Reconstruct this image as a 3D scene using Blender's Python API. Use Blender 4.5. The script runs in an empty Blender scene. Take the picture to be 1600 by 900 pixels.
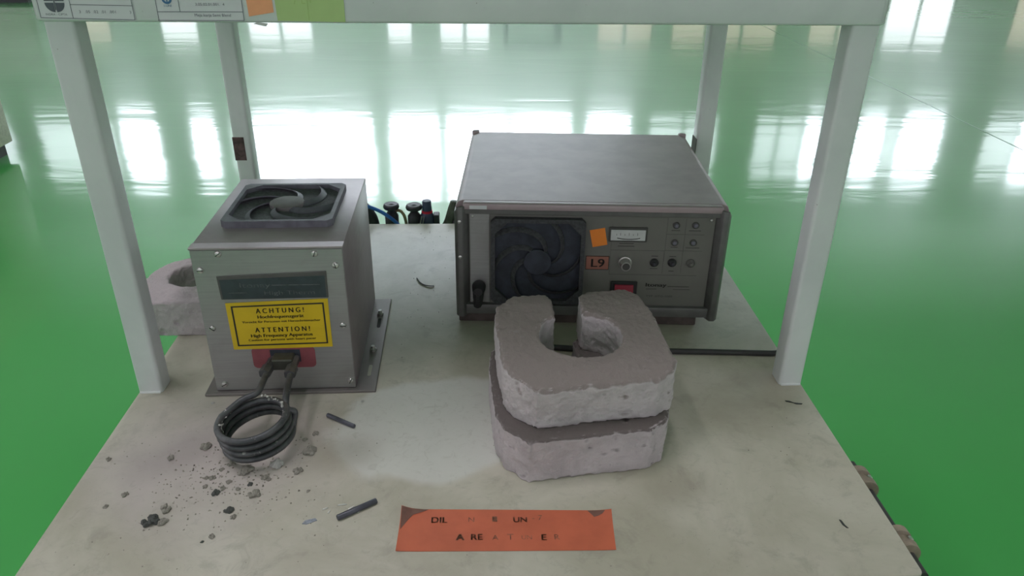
import bpy, bmesh, math, random
from mathutils import Vector, Matrix, noise

random.seed(7)
R = math.radians
scene = bpy.context.scene
C = scene.collection
PI = math.pi

# ---------------------------------------------------------------- camera
cam_d = bpy.data.cameras.new('camera')
cam_d.sensor_width = 36.0
cam_d.lens = 1195.33 * 36.0 / 1600.0
cam_d.clip_start = 0.02
cam_d.clip_end = 200
cam = bpy.data.objects.new('camera', cam_d)
C.objects.link(cam)
scene.camera = cam
PITCH, YAW, ROLL = 0.478653, 0.0421506, 0.0117751
CAM = Vector((0.0094761, -0.6886293, 0.4809478))
_f = Vector((math.sin(YAW) * math.cos(PITCH), math.cos(YAW) * math.cos(PITCH), -math.sin(PITCH)))
_r = Vector((math.cos(YAW), -math.sin(YAW), 0))
_u = _r.cross(_f)
_r2 = math.cos(ROLL) * _r + math.sin(ROLL) * _u
_u2 = -math.sin(ROLL) * _r + math.cos(ROLL) * _u
cam.matrix_world = Matrix((( _r2.x, _u2.x, -_f.x, CAM.x), (_r2.y, _u2.y, -_f.y, CAM.y),
                           (_r2.z, _u2.z, -_f.z, CAM.z), (0, 0, 0, 1)))

# ---------------------------------------------------------------- light, exposure
# The hall is lit by daylight through its windows (glowing panes built with each window).
DAY_BACK = 17.0       # clerestory on the far side
DAY_LOW = 2.6        # shaded low windows on the far side
DAY_CREAM = 0.9      # curtained low windows
DAY_LEFT = 3.6
DAY_RIGHT = 3.0
DAY_FRONT = 2.4
FILL_LAMP = 44.0          # ceiling luminaires added out of view for top-down fill
world = bpy.data.worlds.new('world')
scene.world = world
world.use_nodes = True
world.node_tree.nodes['Background'].inputs[0].default_value = (0.75, 0.86, 1.0, 1)
world.node_tree.nodes['Background'].inputs[1].default_value = 0.6
scene.view_settings.view_transform = 'Standard'
scene.view_settings.look = 'None'
scene.view_settings.gamma = 1.0
scene.view_settings.use_curve_mapping = False
scene.view_settings.exposure = -0.30

FLOOR = -0.75


# ---------------------------------------------------------------- materials
def srgb(r, g, b):
    def l(c):
        c /= 255.0
        return c / 12.92 if c <= 0.04045 else ((c + 0.055) / 1.055) ** 2.4
    return (l(r), l(g), l(b), 1.0)


class NT:
    def __init__(s, name):
        s.m = bpy.data.materials.new(name)
        s.m.use_nodes = True
        s.t = s.m.node_tree
        s.b = s.t.nodes['Principled BSDF']

    def n(s, typ, **kw):
        nd = s.t.nodes.new(typ)
        for k, v in kw.items():
            setattr(nd, k, v)
        return nd

    def l(s, a, b):
        s.t.links.new(a, b)

    def noise(s, scale, detail=4, rough=0.55, dist=0.0, vec=None):
        nd = s.n('ShaderNodeTexNoise')
        nd.inputs['Scale'].default_value = scale
        nd.inputs['Detail'].default_value = detail
        nd.inputs['Roughness'].default_value = rough
        nd.inputs['Distortion'].default_value = dist
        if vec is not None:
            s.l(vec, nd.inputs['Vector'])
        return nd.outputs['Fac']

    def coord(s, kind='Object'):
        return s.n('ShaderNodeTexCoord').outputs[kind]

    def ramp(s, fac, lo, hi):
        nd = s.n('ShaderNodeMapRange')
        nd.interpolation_type = 'SMOOTHSTEP'
        nd.inputs['From Min'].default_value = lo
        nd.inputs['From Max'].default_value = hi
        s.l(fac, nd.inputs['Value'])
        return nd.outputs['Result']

    def mul(s, a, k):
        nd = s.n('ShaderNodeMath', operation='MULTIPLY')
        s.l(a, nd.inputs[0])
        if isinstance(k, (int, float)):
            nd.inputs[1].default_value = k
        else:
            s.l(k, nd.inputs[1])
        return nd.outputs[0]

    def mix(s, fac, a, b):
        nd = s.n('ShaderNodeMix', data_type='RGBA')
        if isinstance(fac, (int, float)):
            nd.inputs[0].default_value = fac
        else:
            s.l(fac, nd.inputs[0])
        for i, v in ((6, a), (7, b)):
            if isinstance(v, tuple):
                nd.inputs[i].default_value = v
            else:
                s.l(v, nd.inputs[i])
        return nd.outputs[2]

    def base(s, v):
        if isinstance(v, tuple):
            s.b.inputs['Base Color'].default_value = v
        else:
            s.l(v, s.b.inputs['Base Color'])

    def set(s, **kw):
        for k, v in kw.items():
            inp = s.b.inputs[k.replace('_', ' ')]
            if hasattr(v, 'is_output') or hasattr(v, 'links'):
                s.l(v, inp)
            else:
                inp.default_value = v
        return s

    def bump(s, h, strength=0.3, dist=0.001):
        nd = s.n('ShaderNodeBump')
        nd.inputs['Strength'].default_value = strength
        nd.inputs['Distance'].default_value = dist
        s.l(h, nd.inputs['Height'])
        s.l(nd.outputs[0], s.b.inputs['Normal'])


def plain(name, col, rough=0.5, metal=0.0, var=0.12, scale=60, spec=0.5, bump=0.0):
    """A paint / plastic / metal with gentle mottling."""
    k = NT(name)
    f = k.noise(scale, 5, 0.6, 0.2, k.coord())
    d = tuple(c * (1 - var) for c in col[:3]) + (1,)
    e = tuple(min(1, c * (1 + var)) for c in col[:3]) + (1,)
    k.base(k.mix(k.ramp(f, 0.3, 0.7), d, e))
    k.set(Roughness=rough, Metallic=metal)
    k.b.inputs['Specular IOR Level'].default_value = spec
    if bump:
        k.bump(f, bump, 0.0006)
    return k.m


def emit(name, col, strength, var=0.06, scale=1.2):
    k = NT(name)
    f = k.noise(scale, 2, 0.5, 0, k.coord())
    c = k.mix(k.ramp(f, 0.3, 0.7), tuple(x * (1 - var) for x in col[:3]) + (1,), col)
    k.base((0.05, 0.05, 0.05, 1))
    k.l(c, k.b.inputs['Emission Color'])
    k.b.inputs['Emission Strength'].default_value = strength
    return k.m


M = {}


def mk_floor():
    k = NT('green_epoxy')
    o = k.coord()
    big = k.noise(0.55, 3, 0.5, 0.3, o)
    fine = k.noise(9.0, 5, 0.65, 0.0, o)
    c1 = k.mix(k.ramp(big, 0.3, 0.7), (0.042, 0.325, 0.066, 1), (0.075, 0.400, 0.098, 1))
    c2 = k.mix(k.mul(k.ramp(fine, 0.60, 0.78), 0.10), c1, (0.10, 0.22, 0.10, 1))
    k.base(c2)
    k.set(Roughness=0.34)
    k.b.inputs['Coat Weight'].default_value = 1.0
    k.b.inputs['Coat Roughness'].default_value = 0.095
    k.b.inputs['Coat IOR'].default_value = 1.55
    k.b.inputs['Specular IOR Level'].default_value = 0.25
    mpw = k.n('ShaderNodeMapping')
    mpw.inputs['Scale'].default_value = (0.6, 2.2, 1)
    k.l(o, mpw.inputs['Vector'])
    wav = k.noise(1.5, 3, 0.55, 0.5, mpw.outputs[0])
    nd = k.n('ShaderNodeBump')
    nd.inputs['Strength'].default_value = 0.11
    nd.inputs['Distance'].default_value = 0.02
    k.l(wav, nd.inputs['Height'])
    k.l(nd.outputs[0], k.b.inputs['Coat Normal'])
    return k.m


def mk_table():
    k = NT('worn_white_tabletop')
    o = k.coord()
    big = k.noise(7, 5, 0.6, 0.5, o)
    mid = k.noise(28, 6, 0.65, 0.6, o)
    fine = k.noise(160, 4, 0.7, 0.0, o)
    c = k.mix(k.ramp(big, 0.32, 0.68), (0.36, 0.345, 0.270, 1), (0.49, 0.475, 0.40, 1))
    # grime in blotches
    g = k.mul(k.ramp(mid, 0.52, 0.72), 0.45)
    c = k.mix(g, c, (0.24, 0.225, 0.18, 1))
    # dusty pinkish-grey spill around the coil, with a noisy outline of its own
    def blob(cx, cy, sx, sy, ang, lo, hi, nk):
        mp = k.n('ShaderNodeMapping')
        mp.vector_type = 'TEXTURE'
        mp.inputs['Location'].default_value = (cx, cy, 0)
        mp.inputs['Rotation'].default_value = (0, 0, ang)
        mp.inputs['Scale'].default_value = (sx, sy, 1)
        k.l(o, mp.inputs['Vector'])
        ln = k.n('ShaderNodeVectorMath', operation='LENGTH')
        k.l(mp.outputs[0], ln.inputs[0])
        ad = k.n('ShaderNodeMath', operation='MULTIPLY_ADD')
        nn = k.noise(16, 3, 0.5, 0.3, o)
        k.l(nn, ad.inputs[0])
        ad.inputs[1].default_value = nk
        k.l(ln.outputs['Value'], ad.inputs[2])
        mr = k.ramp(ad.outputs[0], hi + nk * 0.5, lo + nk * 0.5)
        return mr
    dust = blob(-0.245, -0.10, 0.15, 0.13, 0.3, 0.3, 1.1, 0.6)
    c = k.mix(k.mul(dust, 0.7), c, (0.44, 0.395, 0.39, 1))
    dk = blob(-0.285, -0.10, 0.07, 0.045, 0.5, 0.2, 1.0, 0.9)
    c = k.mix(k.mul(dk, 0.5), c, (0.27, 0.23, 0.23, 1))
    # paler patch between coil and bricks
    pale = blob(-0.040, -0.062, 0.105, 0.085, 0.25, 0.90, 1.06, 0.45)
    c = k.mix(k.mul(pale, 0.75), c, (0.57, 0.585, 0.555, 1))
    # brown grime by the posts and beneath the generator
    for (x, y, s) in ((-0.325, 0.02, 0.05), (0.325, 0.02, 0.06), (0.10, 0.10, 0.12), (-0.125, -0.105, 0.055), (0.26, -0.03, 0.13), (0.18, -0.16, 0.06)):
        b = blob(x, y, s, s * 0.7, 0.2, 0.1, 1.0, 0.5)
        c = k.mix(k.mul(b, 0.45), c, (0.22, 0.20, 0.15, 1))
    gr = k.noise(75, 6, 0.75, 1.2, o)
    c = k.mix(k.mul(k.ramp(gr, 0.50, 0.78), 0.40), c, (0.25, 0.235, 0.20, 1))
    # specks
    c = k.mix(k.ramp(fine, 0.70, 0.75), c, (0.10, 0.095, 0.085, 1))
    k.base(c)
    k.set(Roughness=0.42)
    k.bump(mid, 0.08, 0.0006)
    return k.m


def mk_brick(name, light, dust):
    k = NT(name)
    o = k.coord()
    geo = k.n('ShaderNodeNewGeometry')
    sep = k.n('ShaderNodeSeparateXYZ')
    k.l(geo.outputs['Normal'], sep.inputs[0])
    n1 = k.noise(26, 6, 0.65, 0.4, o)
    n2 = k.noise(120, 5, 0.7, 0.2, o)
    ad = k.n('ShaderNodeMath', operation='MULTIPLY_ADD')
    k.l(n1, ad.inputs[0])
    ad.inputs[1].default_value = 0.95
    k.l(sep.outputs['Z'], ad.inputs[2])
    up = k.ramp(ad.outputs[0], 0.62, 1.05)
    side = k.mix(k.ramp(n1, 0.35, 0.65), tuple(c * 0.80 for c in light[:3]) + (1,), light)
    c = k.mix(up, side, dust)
    edge = k.ramp(geo.outputs['Pointiness'], 0.53, 0.60)
    c = k.mix(k.mul(edge, 0.75), c, tuple(min(1, v * 1.12) for v in light[:3]) + (1,))
    n3 = k.noise(60, 5, 0.7, 0.5, o)
    c = k.mix(k.mul(k.ramp(n3, 0.58, 0.72), 0.35), c, tuple(v * 0.55 for v in light[:3]) + (1,))
    c = k.mix(k.mul(k.ramp(n2, 0.66, 0.74), 0.6), c, (0.12, 0.10, 0.09, 1))
    k.base(c)
    k.set(Roughness=0.92)
    k.b.inputs['Specular IOR Level'].default_value = 0.2
    k.bump(n2, 0.9, 0.0020)
    return k.m


def mk_brushed(name, col, rough=0.38, metal=0.75):
    k = NT(name)
    mp = k.n('ShaderNodeMapping')
    mp.inputs['Scale'].default_value = (1.0, 1.0, 30.0)
    k.l(k.coord(), mp.inputs['Vector'])
    f = k.noise(14, 5, 0.6, 0.1, mp.outputs[0])
    g = k.noise(22, 5, 0.6, 0.5, k.coord())
    c = k.mix(k.ramp(f, 0.3, 0.7), tuple(x * 0.9 for x in col[:3]) + (1,), col)
    c = k.mix(k.mul(k.ramp(g, 0.45, 0.75), 0.35), c, (col[0] * 0.62, col[1] * 0.58, col[2] * 0.55, 1))
    k.base(c)
    k.set(Roughness=rough, Metallic=metal)
    return k.m


def mk_coil():
    k = NT('scaled_copper_tube')
    o = k.coord()
    f = k.noise(130, 5, 0.7, 0.3, o)
    g = k.noise(45, 4, 0.6, 0.4, o)
    c = k.mix(k.ramp(g, 0.35, 0.65), (0.055, 0.060, 0.066, 1), (0.115, 0.118, 0.125, 1))
    c = k.mix(k.mul(k.ramp(f, 0.62, 0.72), 0.7), c, (0.48, 0.48, 0.46, 1))
    k.base(c)
    k.set(Roughness=0.46, Metallic=0.45)
    k.bump(f, 0.3, 0.0006)
    return k.m


def mk_paintpost():
    k = NT('white_painted_steel')
    o = k.coord()
    f = k.noise(9, 5, 0.6, 0.4, o)
    s = k.noise(120, 4, 0.7, 0.0, o)
    c = k.mix(k.ramp(f, 0.35, 0.7), (0.58, 0.62, 0.615, 1), (0.66, 0.695, 0.69, 1))
    c = k.mix(k.mul(k.ramp(s, 0.70, 0.75), 0.7), c, (0.16, 0.13, 0.10, 1))
    k.base(c)
    k.set(Roughness=0.38)
    return k.m


M['floor'] = mk_floor()
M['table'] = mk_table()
M['post'] = mk_paintpost()
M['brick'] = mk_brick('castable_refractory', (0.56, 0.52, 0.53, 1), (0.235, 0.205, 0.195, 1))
M['brick_low'] = mk_brick('castable_refractory_shaded_top', (0.53, 0.485, 0.50, 1), (0.130, 0.112, 0.108, 1))  # top dust darkened to include the shade below the upper brick
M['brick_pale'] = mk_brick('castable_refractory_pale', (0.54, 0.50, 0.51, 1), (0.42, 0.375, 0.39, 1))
M['steel'] = mk_brushed('brushed_steel_sheet', (0.36, 0.365, 0.36, 1), 0.36, 0.65)
M['steel_top'] = mk_brushed('dull_steel_cover', (0.36, 0.315, 0.33, 1), 0.42, 0.5)
M['base_plate'] = mk_brushed('dark_base_plate', (0.22, 0.20, 0.195, 1), 0.45, 0.4)
M['coil'] = mk_coil()
M['fan'] = plain('charcoal_fan_plastic', (0.130, 0.130, 0.158, 1), 0.55, var=0.2)
M['fan_hub'] = plain('dusty_fan_hub', (0.20, 0.185, 0.19, 1), 0.7)
M['fan_dark'] = plain('fan_mesh_black', (0.026, 0.031, 0.044, 1), 0.7, var=0.3)
M['filter'] = plain('fan_filter_foam', (0.048, 0.050, 0.054, 1), 0.8, var=0.3, scale=300)
M['fan_mesh'] = plain('dusty_filter_mesh', (0.115, 0.110, 0.128, 1), 0.8, var=0.25, scale=300)
M['screw'] = plain('zinc_screw', (0.55, 0.55, 0.53, 1), 0.28, 0.9)
M['slot'] = plain('screw_slot_shadow', (0.03, 0.03, 0.03, 1), 0.7)
M['yellow'] = plain('yellow_sticker', (0.62, 0.44, 0.012, 1), 0.45, var=0.06, scale=30)
M['ink'] = plain('black_print', (0.018, 0.016, 0.014, 1), 0.6)
M['nameplate'] = plain('dark_petrol_nameplate', (0.030, 0.045, 0.050, 1), 0.4, var=0.25, scale=40)
M['nameplate_rim'] = plain('nameplate_rim_grey', (0.085, 0.085, 0.080, 1), 0.5)
M['nameplate_print'] = plain('worn_plate_print', (0.085, 0.10, 0.10, 1), 0.5, var=0.4, scale=200)
M['red_ins'] = plain('red_insulator', (0.23, 0.058, 0.070, 1), 0.55)
M['terminal'] = plain('terminal_block_dark', (0.060, 0.062, 0.050, 1), 0.5, 0.3)
M['case'] = plain('taupe_case_paint', (0.36, 0.288, 0.300, 1), 0.42, var=0.08, scale=25)
M['case_side'] = plain('case_frame_grey', (0.125, 0.125, 0.120, 1), 0.42, 0.2, var=0.1)
M['panel'] = plain('olive_grey_panel', (0.155, 0.155, 0.138, 1), 0.45, 0.1, var=0.05, scale=20)
M['alu'] = mk_brushed('aluminium_plate', (0.33, 0.33, 0.33, 1), 0.42, 0.4)
M['black'] = plain('black_plastic', (0.022, 0.022, 0.024, 1), 0.45)
M['panel_print'] = plain('panel_print', (0.055, 0.055, 0.050, 1), 0.6)
M['panel_line'] = plain('panel_engraved_line', (0.105, 0.105, 0.095, 1), 0.6)
M['orange_sq'] = plain('orange_sticker', (0.80, 0.235, 0.030, 1), 0.6, var=0.05)
M['l9'] = plain('faded_red_tag', (0.28, 0.120, 0.085, 1), 0.6, var=0.08)
M['meter'] = plain('meter_face', (0.52, 0.54, 0.53, 1), 0.35, var=0.06)
M['knob'] = plain('silver_knob', (0.42, 0.41, 0.39, 1), 0.35, 0.5)
M['red_sw'] = plain('red_rocker', (0.30, 0.012, 0.035, 1), 0.35)
M['foot'] = plain('brown_foot_rail', (0.075, 0.058, 0.052, 1), 0.6, var=0.3)
M['orange_paper'] = plain('orange_notice_paper', (0.50, 0.118, 0.056, 1), 0.6, var=0.08, scale=30)
M['orange_dirty'] = plain('grimy_paper_corner', (0.16, 0.075, 0.055, 1), 0.7, var=0.2)
M['marker'] = plain('faded_marker', (0.24, 0.095, 0.055, 1), 0.7, var=0.5, scale=180)
M['note_orange'] = plain('orange_note', (0.82, 0.37, 0.19, 1), 0.7, var=0.04)
M['note_green'] = plain('lime_note', (0.42, 0.58, 0.24, 1), 0.7, var=0.05, scale=20)
M['pencil'] = plain('faint_pencil', (0.33, 0.47, 0.16, 1), 0.7)
M['paper'] = plain('label_paper', (0.60, 0.63, 0.64, 1), 0.6, var=0.03, scale=20)
M['print_grey'] = plain('label_print', (0.085, 0.10, 0.12, 1), 0.6)
M['print_blue'] = plain('label_print_blue', (0.05, 0.15, 0.29, 1), 0.6)
M['graphite'] = plain('graphite', (0.080, 0.083, 0.105, 1), 0.42, 0.3, var=0.25)
M['slag'] = plain('grey_slag', (0.30, 0.285, 0.25, 1), 0.9, var=0.45, scale=350, bump=0.6)
M['slag_dark'] = plain('dark_slag', (0.085, 0.090, 0.085, 1), 0.85, var=0.5, scale=350, bump=0.6)
M['slag_white'] = plain('whitish_slag', (0.47, 0.47, 0.45, 1), 0.85, var=0.4, scale=300, bump=0.6)
M['crumb'] = plain('crumbs', (0.26, 0.24, 0.21, 1), 0.9, var=0.55, scale=90)
M['shard'] = plain('white_shard', (0.72, 0.73, 0.70, 1), 0.4)
M['smudge'] = plain('blue_grey_flake', (0.27, 0.30, 0.36, 1), 0.5, var=0.3, scale=200)
M['rubber'] = plain('black_cable_rubber', (0.030, 0.030, 0.030, 1), 0.55)
M['blue_hose'] = plain('blue_hose', (0.030, 0.15, 0.50, 1), 0.35)
M['amber_hose'] = plain('amber_hose', (0.38, 0.30, 0.17, 1), 0.3)
M['dark_metal'] = plain('dark_valve_metal', (0.055, 0.055, 0.065, 1), 0.45, 0.4)
M['navy'] = plain('navy_cap', (0.040, 0.055, 0.11, 1), 0.4)
M['red_ring'] = plain('red_ring', (0.62, 0.02, 0.05, 1), 0.35)
M['green_brass'] = plain('tarnished_green_brass', (0.085, 0.105, 0.075, 1), 0.5, 0.4, var=0.3)
M['tan'] = plain('tan_plastic', (0.25, 0.205, 0.155, 1), 0.6, var=0.25)
M['red_rust'] = plain('brown_tape_remnant', (0.085, 0.050, 0.050, 1), 0.7, var=0.5, scale=120)
M['wall'] = plain('white_wall_paint', (0.72, 0.73, 0.71, 1), 0.8, var=0.04, scale=2)
M['ceiling'] = plain('ceiling_board', (0.55, 0.55, 0.53, 1), 0.9, var=0.05, scale=2)
M['frame'] = plain('window_frame_paint', (0.35, 0.40, 0.38, 1), 0.5)
M['cabinet'] = plain('cream_cabinet', (0.52, 0.50, 0.40, 1), 0.45)
M['joint'] = plain('floor_joint_filler', (0.10, 0.30, 0.13, 1), 0.35, var=0.3, scale=8)
M['day_back'] = emit('daylight_clerestory', (0.83, 0.90, 1.0, 1), DAY_BACK)
M['day_dim'] = emit('daylight_clerestory_shaded', (0.84, 0.95, 1.0, 1), DAY_BACK * 0.22)
M['day_low'] = emit('daylight_low', (0.90, 0.97, 1.0, 1), DAY_LOW)
M['day_cream'] = emit('daylight_curtained', (1.0, 0.90, 0.74, 1), DAY_CREAM)
M['day_left'] = emit('daylight_left', (1.0, 0.91, 1.0, 1), DAY_LEFT)
M['day_right'] = emit('daylight_right', (0.94, 1.0, 0.95, 1), DAY_RIGHT)
M['day_front'] = emit('daylight_front', (0.97, 0.91, 1.0, 1), DAY_FRONT)
M['fill_lamp'] = emit('added_fill_glow', (1.0, 0.92, 0.98, 1), FILL_LAMP)


# ---------------------------------------------------------------- mesh helpers
class MB:
    def __init__(s):
        s.v = []
        s.f = []

    def add(s, vs, fs):
        o = len(s.v)
        s.v += [tuple(v) for v in vs]
        s.f += [tuple(i + o for i in f) for f in fs]
        return s

    def bm(s, bm, mat=None):
        bm.verts.index_update()
        vs = [(mat @ v.co) if mat else v.co.copy() for v in bm.verts]
        fs = [[v.index for v in f.verts] for f in bm.faces]
        bm.free()
        return s.add(vs, fs)

    def box(s, x0, x1, y0, y1, z0, z1, bev=0.0, seg=2, mat=None):
        b = bmesh.new()
        bmesh.ops.create_cube(b, size=1)
        for v in b.verts:
            v.co = Vector(((x0 + x1) / 2 + v.co.x * (x1 - x0), (y0 + y1) / 2 + v.co.y * (y1 - y0),
                           (z0 + z1) / 2 + v.co.z * (z1 - z0)))
        if bev:
            bmesh.ops.bevel(b, geom=b.edges[:], offset=bev, segments=seg, affect='EDGES', profile=0.5)
        return s.bm(b, mat)

    def prism(s, poly, a0, a1, axis='z', bev=0.0, seg=2, mat=None):
        """poly: 2-D points; axis z -> (x,y), axis y -> (x,z), axis x -> (y,z)."""
        def P(p, a):
            return {'z': (p[0], p[1], a), 'y': (p[0], a, p[1]), 'x': (a, p[0], p[1])}[axis]
        b = bmesh.new()
        lo = [b.verts.new(P(p, a0)) for p in poly]
        hi = [b.verts.new(P(p, a1)) for p in poly]
        n = len(poly)
        b.faces.new(lo)
        b.faces.new(hi)
        for i in range(n):
            b.faces.new((lo[i], lo[(i + 1) % n], hi[(i + 1) % n], hi[i]))
        bmesh.ops.recalc_face_normals(b, faces=b.faces[:])
        if bev:
            bmesh.ops.bevel(b, geom=b.edges[:], offset=bev, segments=seg, affect='EDGES', profile=0.5)
        return s.bm(b, mat)

    def ring_prism(s, outer, inner, a0, a1, axis='z', mat=None):
        """a plate with a hole: outer and inner have the same point count."""
        def P(p, a):
            return Vector({'z': (p[0], p[1], a), 'y': (p[0], a, p[1])}[axis])
        n = len(outer)
        vs = [P(p, a0) for p in outer] + [P(p, a0) for p in inner] + [P(p, a1) for p in outer] + [P(p, a1) for p in inner]
        fs = []
        for i in range(n):
            j = (i + 1) % n
            fs += [(i, j, n + j, n + i), (2 * n + i, 3 * n + i, 3 * n + j, 2 * n + j),
                   (i, 2 * n + i, 2 * n + j, j), (n + i, n + j, 3 * n + j, 3 * n + i)]
        if mat:
            vs = [mat @ v for v in vs]
        return s.add(vs, fs)

    def lathe(s, prof, n=24, mat=None, cap=True):
        """prof: list of (r, z) turned about z."""
        vs, fs = [], []
        for r, z in prof:
            for i in range(n):
                a = 2 * PI * i / n
                vs.append(Vector((r * math.cos(a), r * math.sin(a), z)))
        for k in range(len(prof) - 1):
            for i in range(n):
                j = (i + 1) % n
                fs.append((k * n + i, k * n + j, (k + 1) * n + j, (k + 1) * n + i))
        if cap:
            fs.append(tuple(range(n - 1, -1, -1)))
            fs.append(tuple((len(prof) - 1) * n + i for i in range(n)))
        if mat:
            vs = [mat @ v for v in vs]
        return s.add(vs, fs)

    def tube(s, pts, r, n=10, cap=True, closed=False):
        pts = [Vector(p) for p in pts]
        m = len(pts)
        rs = r if isinstance(r, (list, tuple)) else [r] * m
        up = None
        vs, fs = [], []
        for i, p in enumerate(pts):
            t = (pts[min(i + 1, m - 1)] - pts[max(i - 1, 0)]).normalized()
            if up is None:
                up = Vector((0, 0, 1)) if abs(t.z) < 0.9 else Vector((1, 0, 0))
            a = (up - t * up.dot(t)).normalized()
            up = a
            b = t.cross(a)
            for k in range(n):
                th = 2 * PI * k / n
                vs.append(p + (a * math.cos(th) + b * math.sin(th)) * rs[i])
        for i in range(m - 1):
            for k in range(n):
                j = (k + 1) % n
                fs.append((i * n + k, i * n + j, (i + 1) * n + j, (i + 1) * n + k))
        if cap:
            fs.append(tuple(range(n - 1, -1, -1)))
            fs.append(tuple((m - 1) * n + k for k in range(n)))
        return s.add(vs, fs)

    def build(s, name, mat, parent=None, smooth=False, angle=35):
        me = bpy.data.meshes.new(name)
        me.from_pydata(s.v, [], s.f)
        me.update()
        b = bmesh.new()
        b.from_mesh(me)
        bmesh.ops.recalc_face_normals(b, faces=b.faces[:])
        if smooth:
            for f in b.faces:
                f.smooth = True
            for e in b.edges:
                if len(e.link_faces) == 2 and e.calc_face_angle(0) > R(angle):
                    e.smooth = False
        b.to_mesh(me)
        b.free()
        me.materials.append(M[mat] if isinstance(mat, str) else mat)
        o = bpy.data.objects.new(name, me)
        C.objects.link(o)
        if parent:
            o.parent = parent
        return o


def tag(o, label=None, cat=None, group=None, kind=None):
    if label:
        o['label'] = label
    if cat:
        o['category'] = cat
    if group:
        o['group'] = group
    if kind:
        o['kind'] = kind
    return o


def thing(name, label, cat, loc=(0, 0, 0), rz=0.0, group=None):
    o = bpy.data.objects.new(name, None)
    C.objects.link(o)
    o.empty_display_size = 0.02
    o.location = loc
    o.rotation_euler = (0, 0, rz)
    return tag(o, label, cat, group)


def spline(pts, n=8):
    """Catmull-Rom through pts."""
    P = [Vector(p) for p in pts]
    P = [P[0] * 2 - P[1]] + P + [P[-1] * 2 - P[-2]]
    out = []
    for i in range(1, len(P) - 2):
        for k in range(n):
            t = k / n
            a, b, c, d = P[i - 1], P[i], P[i + 1], P[i + 2]
            out.append(0.5 * ((2 * b) + (c - a) * t + (2 * a - 5 * b + 4 * c - d) * t * t + (3 * b - a - 3 * c + d) * t ** 3))
    out.append(P[-2].copy())
    return out


_text_cache = {}


def text_geo(body):
    """Lettering as flat faces, centred, cap height about 1."""
    if body in _text_cache:
        return _text_cache[body]
    cu = bpy.data.curves.new('lettering', 'FONT')
    cu.body = body
    cu.size = 1.0
    cu.resolution_u = 3
    ob = bpy.data.objects.new('lettering', cu)
    C.objects.link(ob)
    dg = bpy.context.evaluated_depsgraph_get()
    me = bpy.data.meshes.new_from_object(ob.evaluated_get(dg))
    vs = [v.co.copy() for v in me.vertices]
    fs = [tuple(p.vertices) for p in me.polygons]
    bpy.data.meshes.remove(me)
    bpy.data.objects.remove(ob)
    bpy.data.curves.remove(cu)
    x0 = min(v.x for v in vs)
    x1 = max(v.x for v in vs)
    _text_cache[body] = (vs, fs, x0, x1)
    return _text_cache[body]


def text(mb, body, origin, right, up, width=None, height=None, bold=0.0):
    """Adds lettering centred at origin (base line). width or cap height in metres."""
    vs, fs, x0, x1 = text_geo(body)
    right, up, origin = Vector(right), Vector(up), Vector(origin)
    sx = width / (x1 - x0) if width else None
    sy = height / 0.70 if height else None
    sx = sx or sy
    sy = sy or sx
    offs = [0.0] if not bold else [-bold, 0.0, bold]
    for o in offs:
        mb.add([origin + right * ((v.x - (x0 + x1) / 2) * sx + o) + up * (v.y * sy) for v in vs], fs)
    return mb


# ---------------------------------------------------------------- the hall
XL, XR, YF, YB, CEIL = -17.0, 19.0, -10.0, 20.0, 7.1
ZF = FLOOR


def wall(name, along, fixed, a0, a1, openings, thick, mat='wall'):
    """A wall along x or y with rectangular openings (a0,a1,z0,z1), heights above the floor."""
    xs = sorted({a0, a1} | {v for o in openings for v in o[:2]})
    zs = sorted({0.0, CEIL} | {v for o in openings for v in o[2:4]})
    mb = MB()
    for i in range(len(xs) - 1):
        for j in range(len(zs) - 1):
            cx, cz = (xs[i] + xs[i + 1]) / 2, (zs[j] + zs[j + 1]) / 2
            if any(o[0] < cx < o[1] and o[2] < cz < o[3] for o in openings):
                continue
            f0, f1 = sorted((fixed, fixed + thick))
            if along == 'x':
                mb.box(xs[i], xs[i + 1], f0, f1, ZF + zs[j], ZF + zs[j + 1])
            else:
                mb.box(f0, f1, xs[i], xs[i + 1], ZF + zs[j], ZF + zs[j + 1])
    return tag(mb.build(name, mat), kind='structure')


WN = [0]


def window(along, fixed, o, mat, nx=2, nz=2, depth=0.12):
    WN[0] += 1
    w = thing('window_%d' % WN[0], None, None)
    tag(w, kind='structure')
    a0, a1, z0, z1 = o
    z0 += ZF
    z1 += ZF
    f = MB()
    b = 0.05

    def bx(m, p0, p1, q0, q1, d0, d1):
        e0, e1 = sorted((fixed + d0, fixed + d1))
        if along == 'x':
            m.box(p0, p1, e0, e1, q0, q1)
        else:
            m.box(e0, e1, p0, p1, q0, q1)
    bx(f, a0, a0 + b, z0, z1, 0, depth)
    bx(f, a1 - b, a1, z0, z1, 0, depth)
    bx(f, a0 + b, a1 - b, z0, z0 + b, 0, depth)
    bx(f, a0 + b, a1 - b, z1 - b, z1, 0, depth)
    for i in range(1, nx):
        x = a0 + (a1 - a0) * i / nx
        bx(f, x - b * 0.5, x + b * 0.5, z0 + b, z1 - b, depth * 0.3, depth)
    f.build('window_frame', 'frame', w)
    for i in range(nx):
        g = MB()
        x0 = a0 + (a1 - a0) * i / nx
        x1 = a0 + (a1 - a0) * (i + 1) / nx
        bx(g, x0 + b, x1 - b, z0 + b, z1 - b, depth * 0.55, depth * 0.7)
        g.build('pane', mat, w)
    return w


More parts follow.
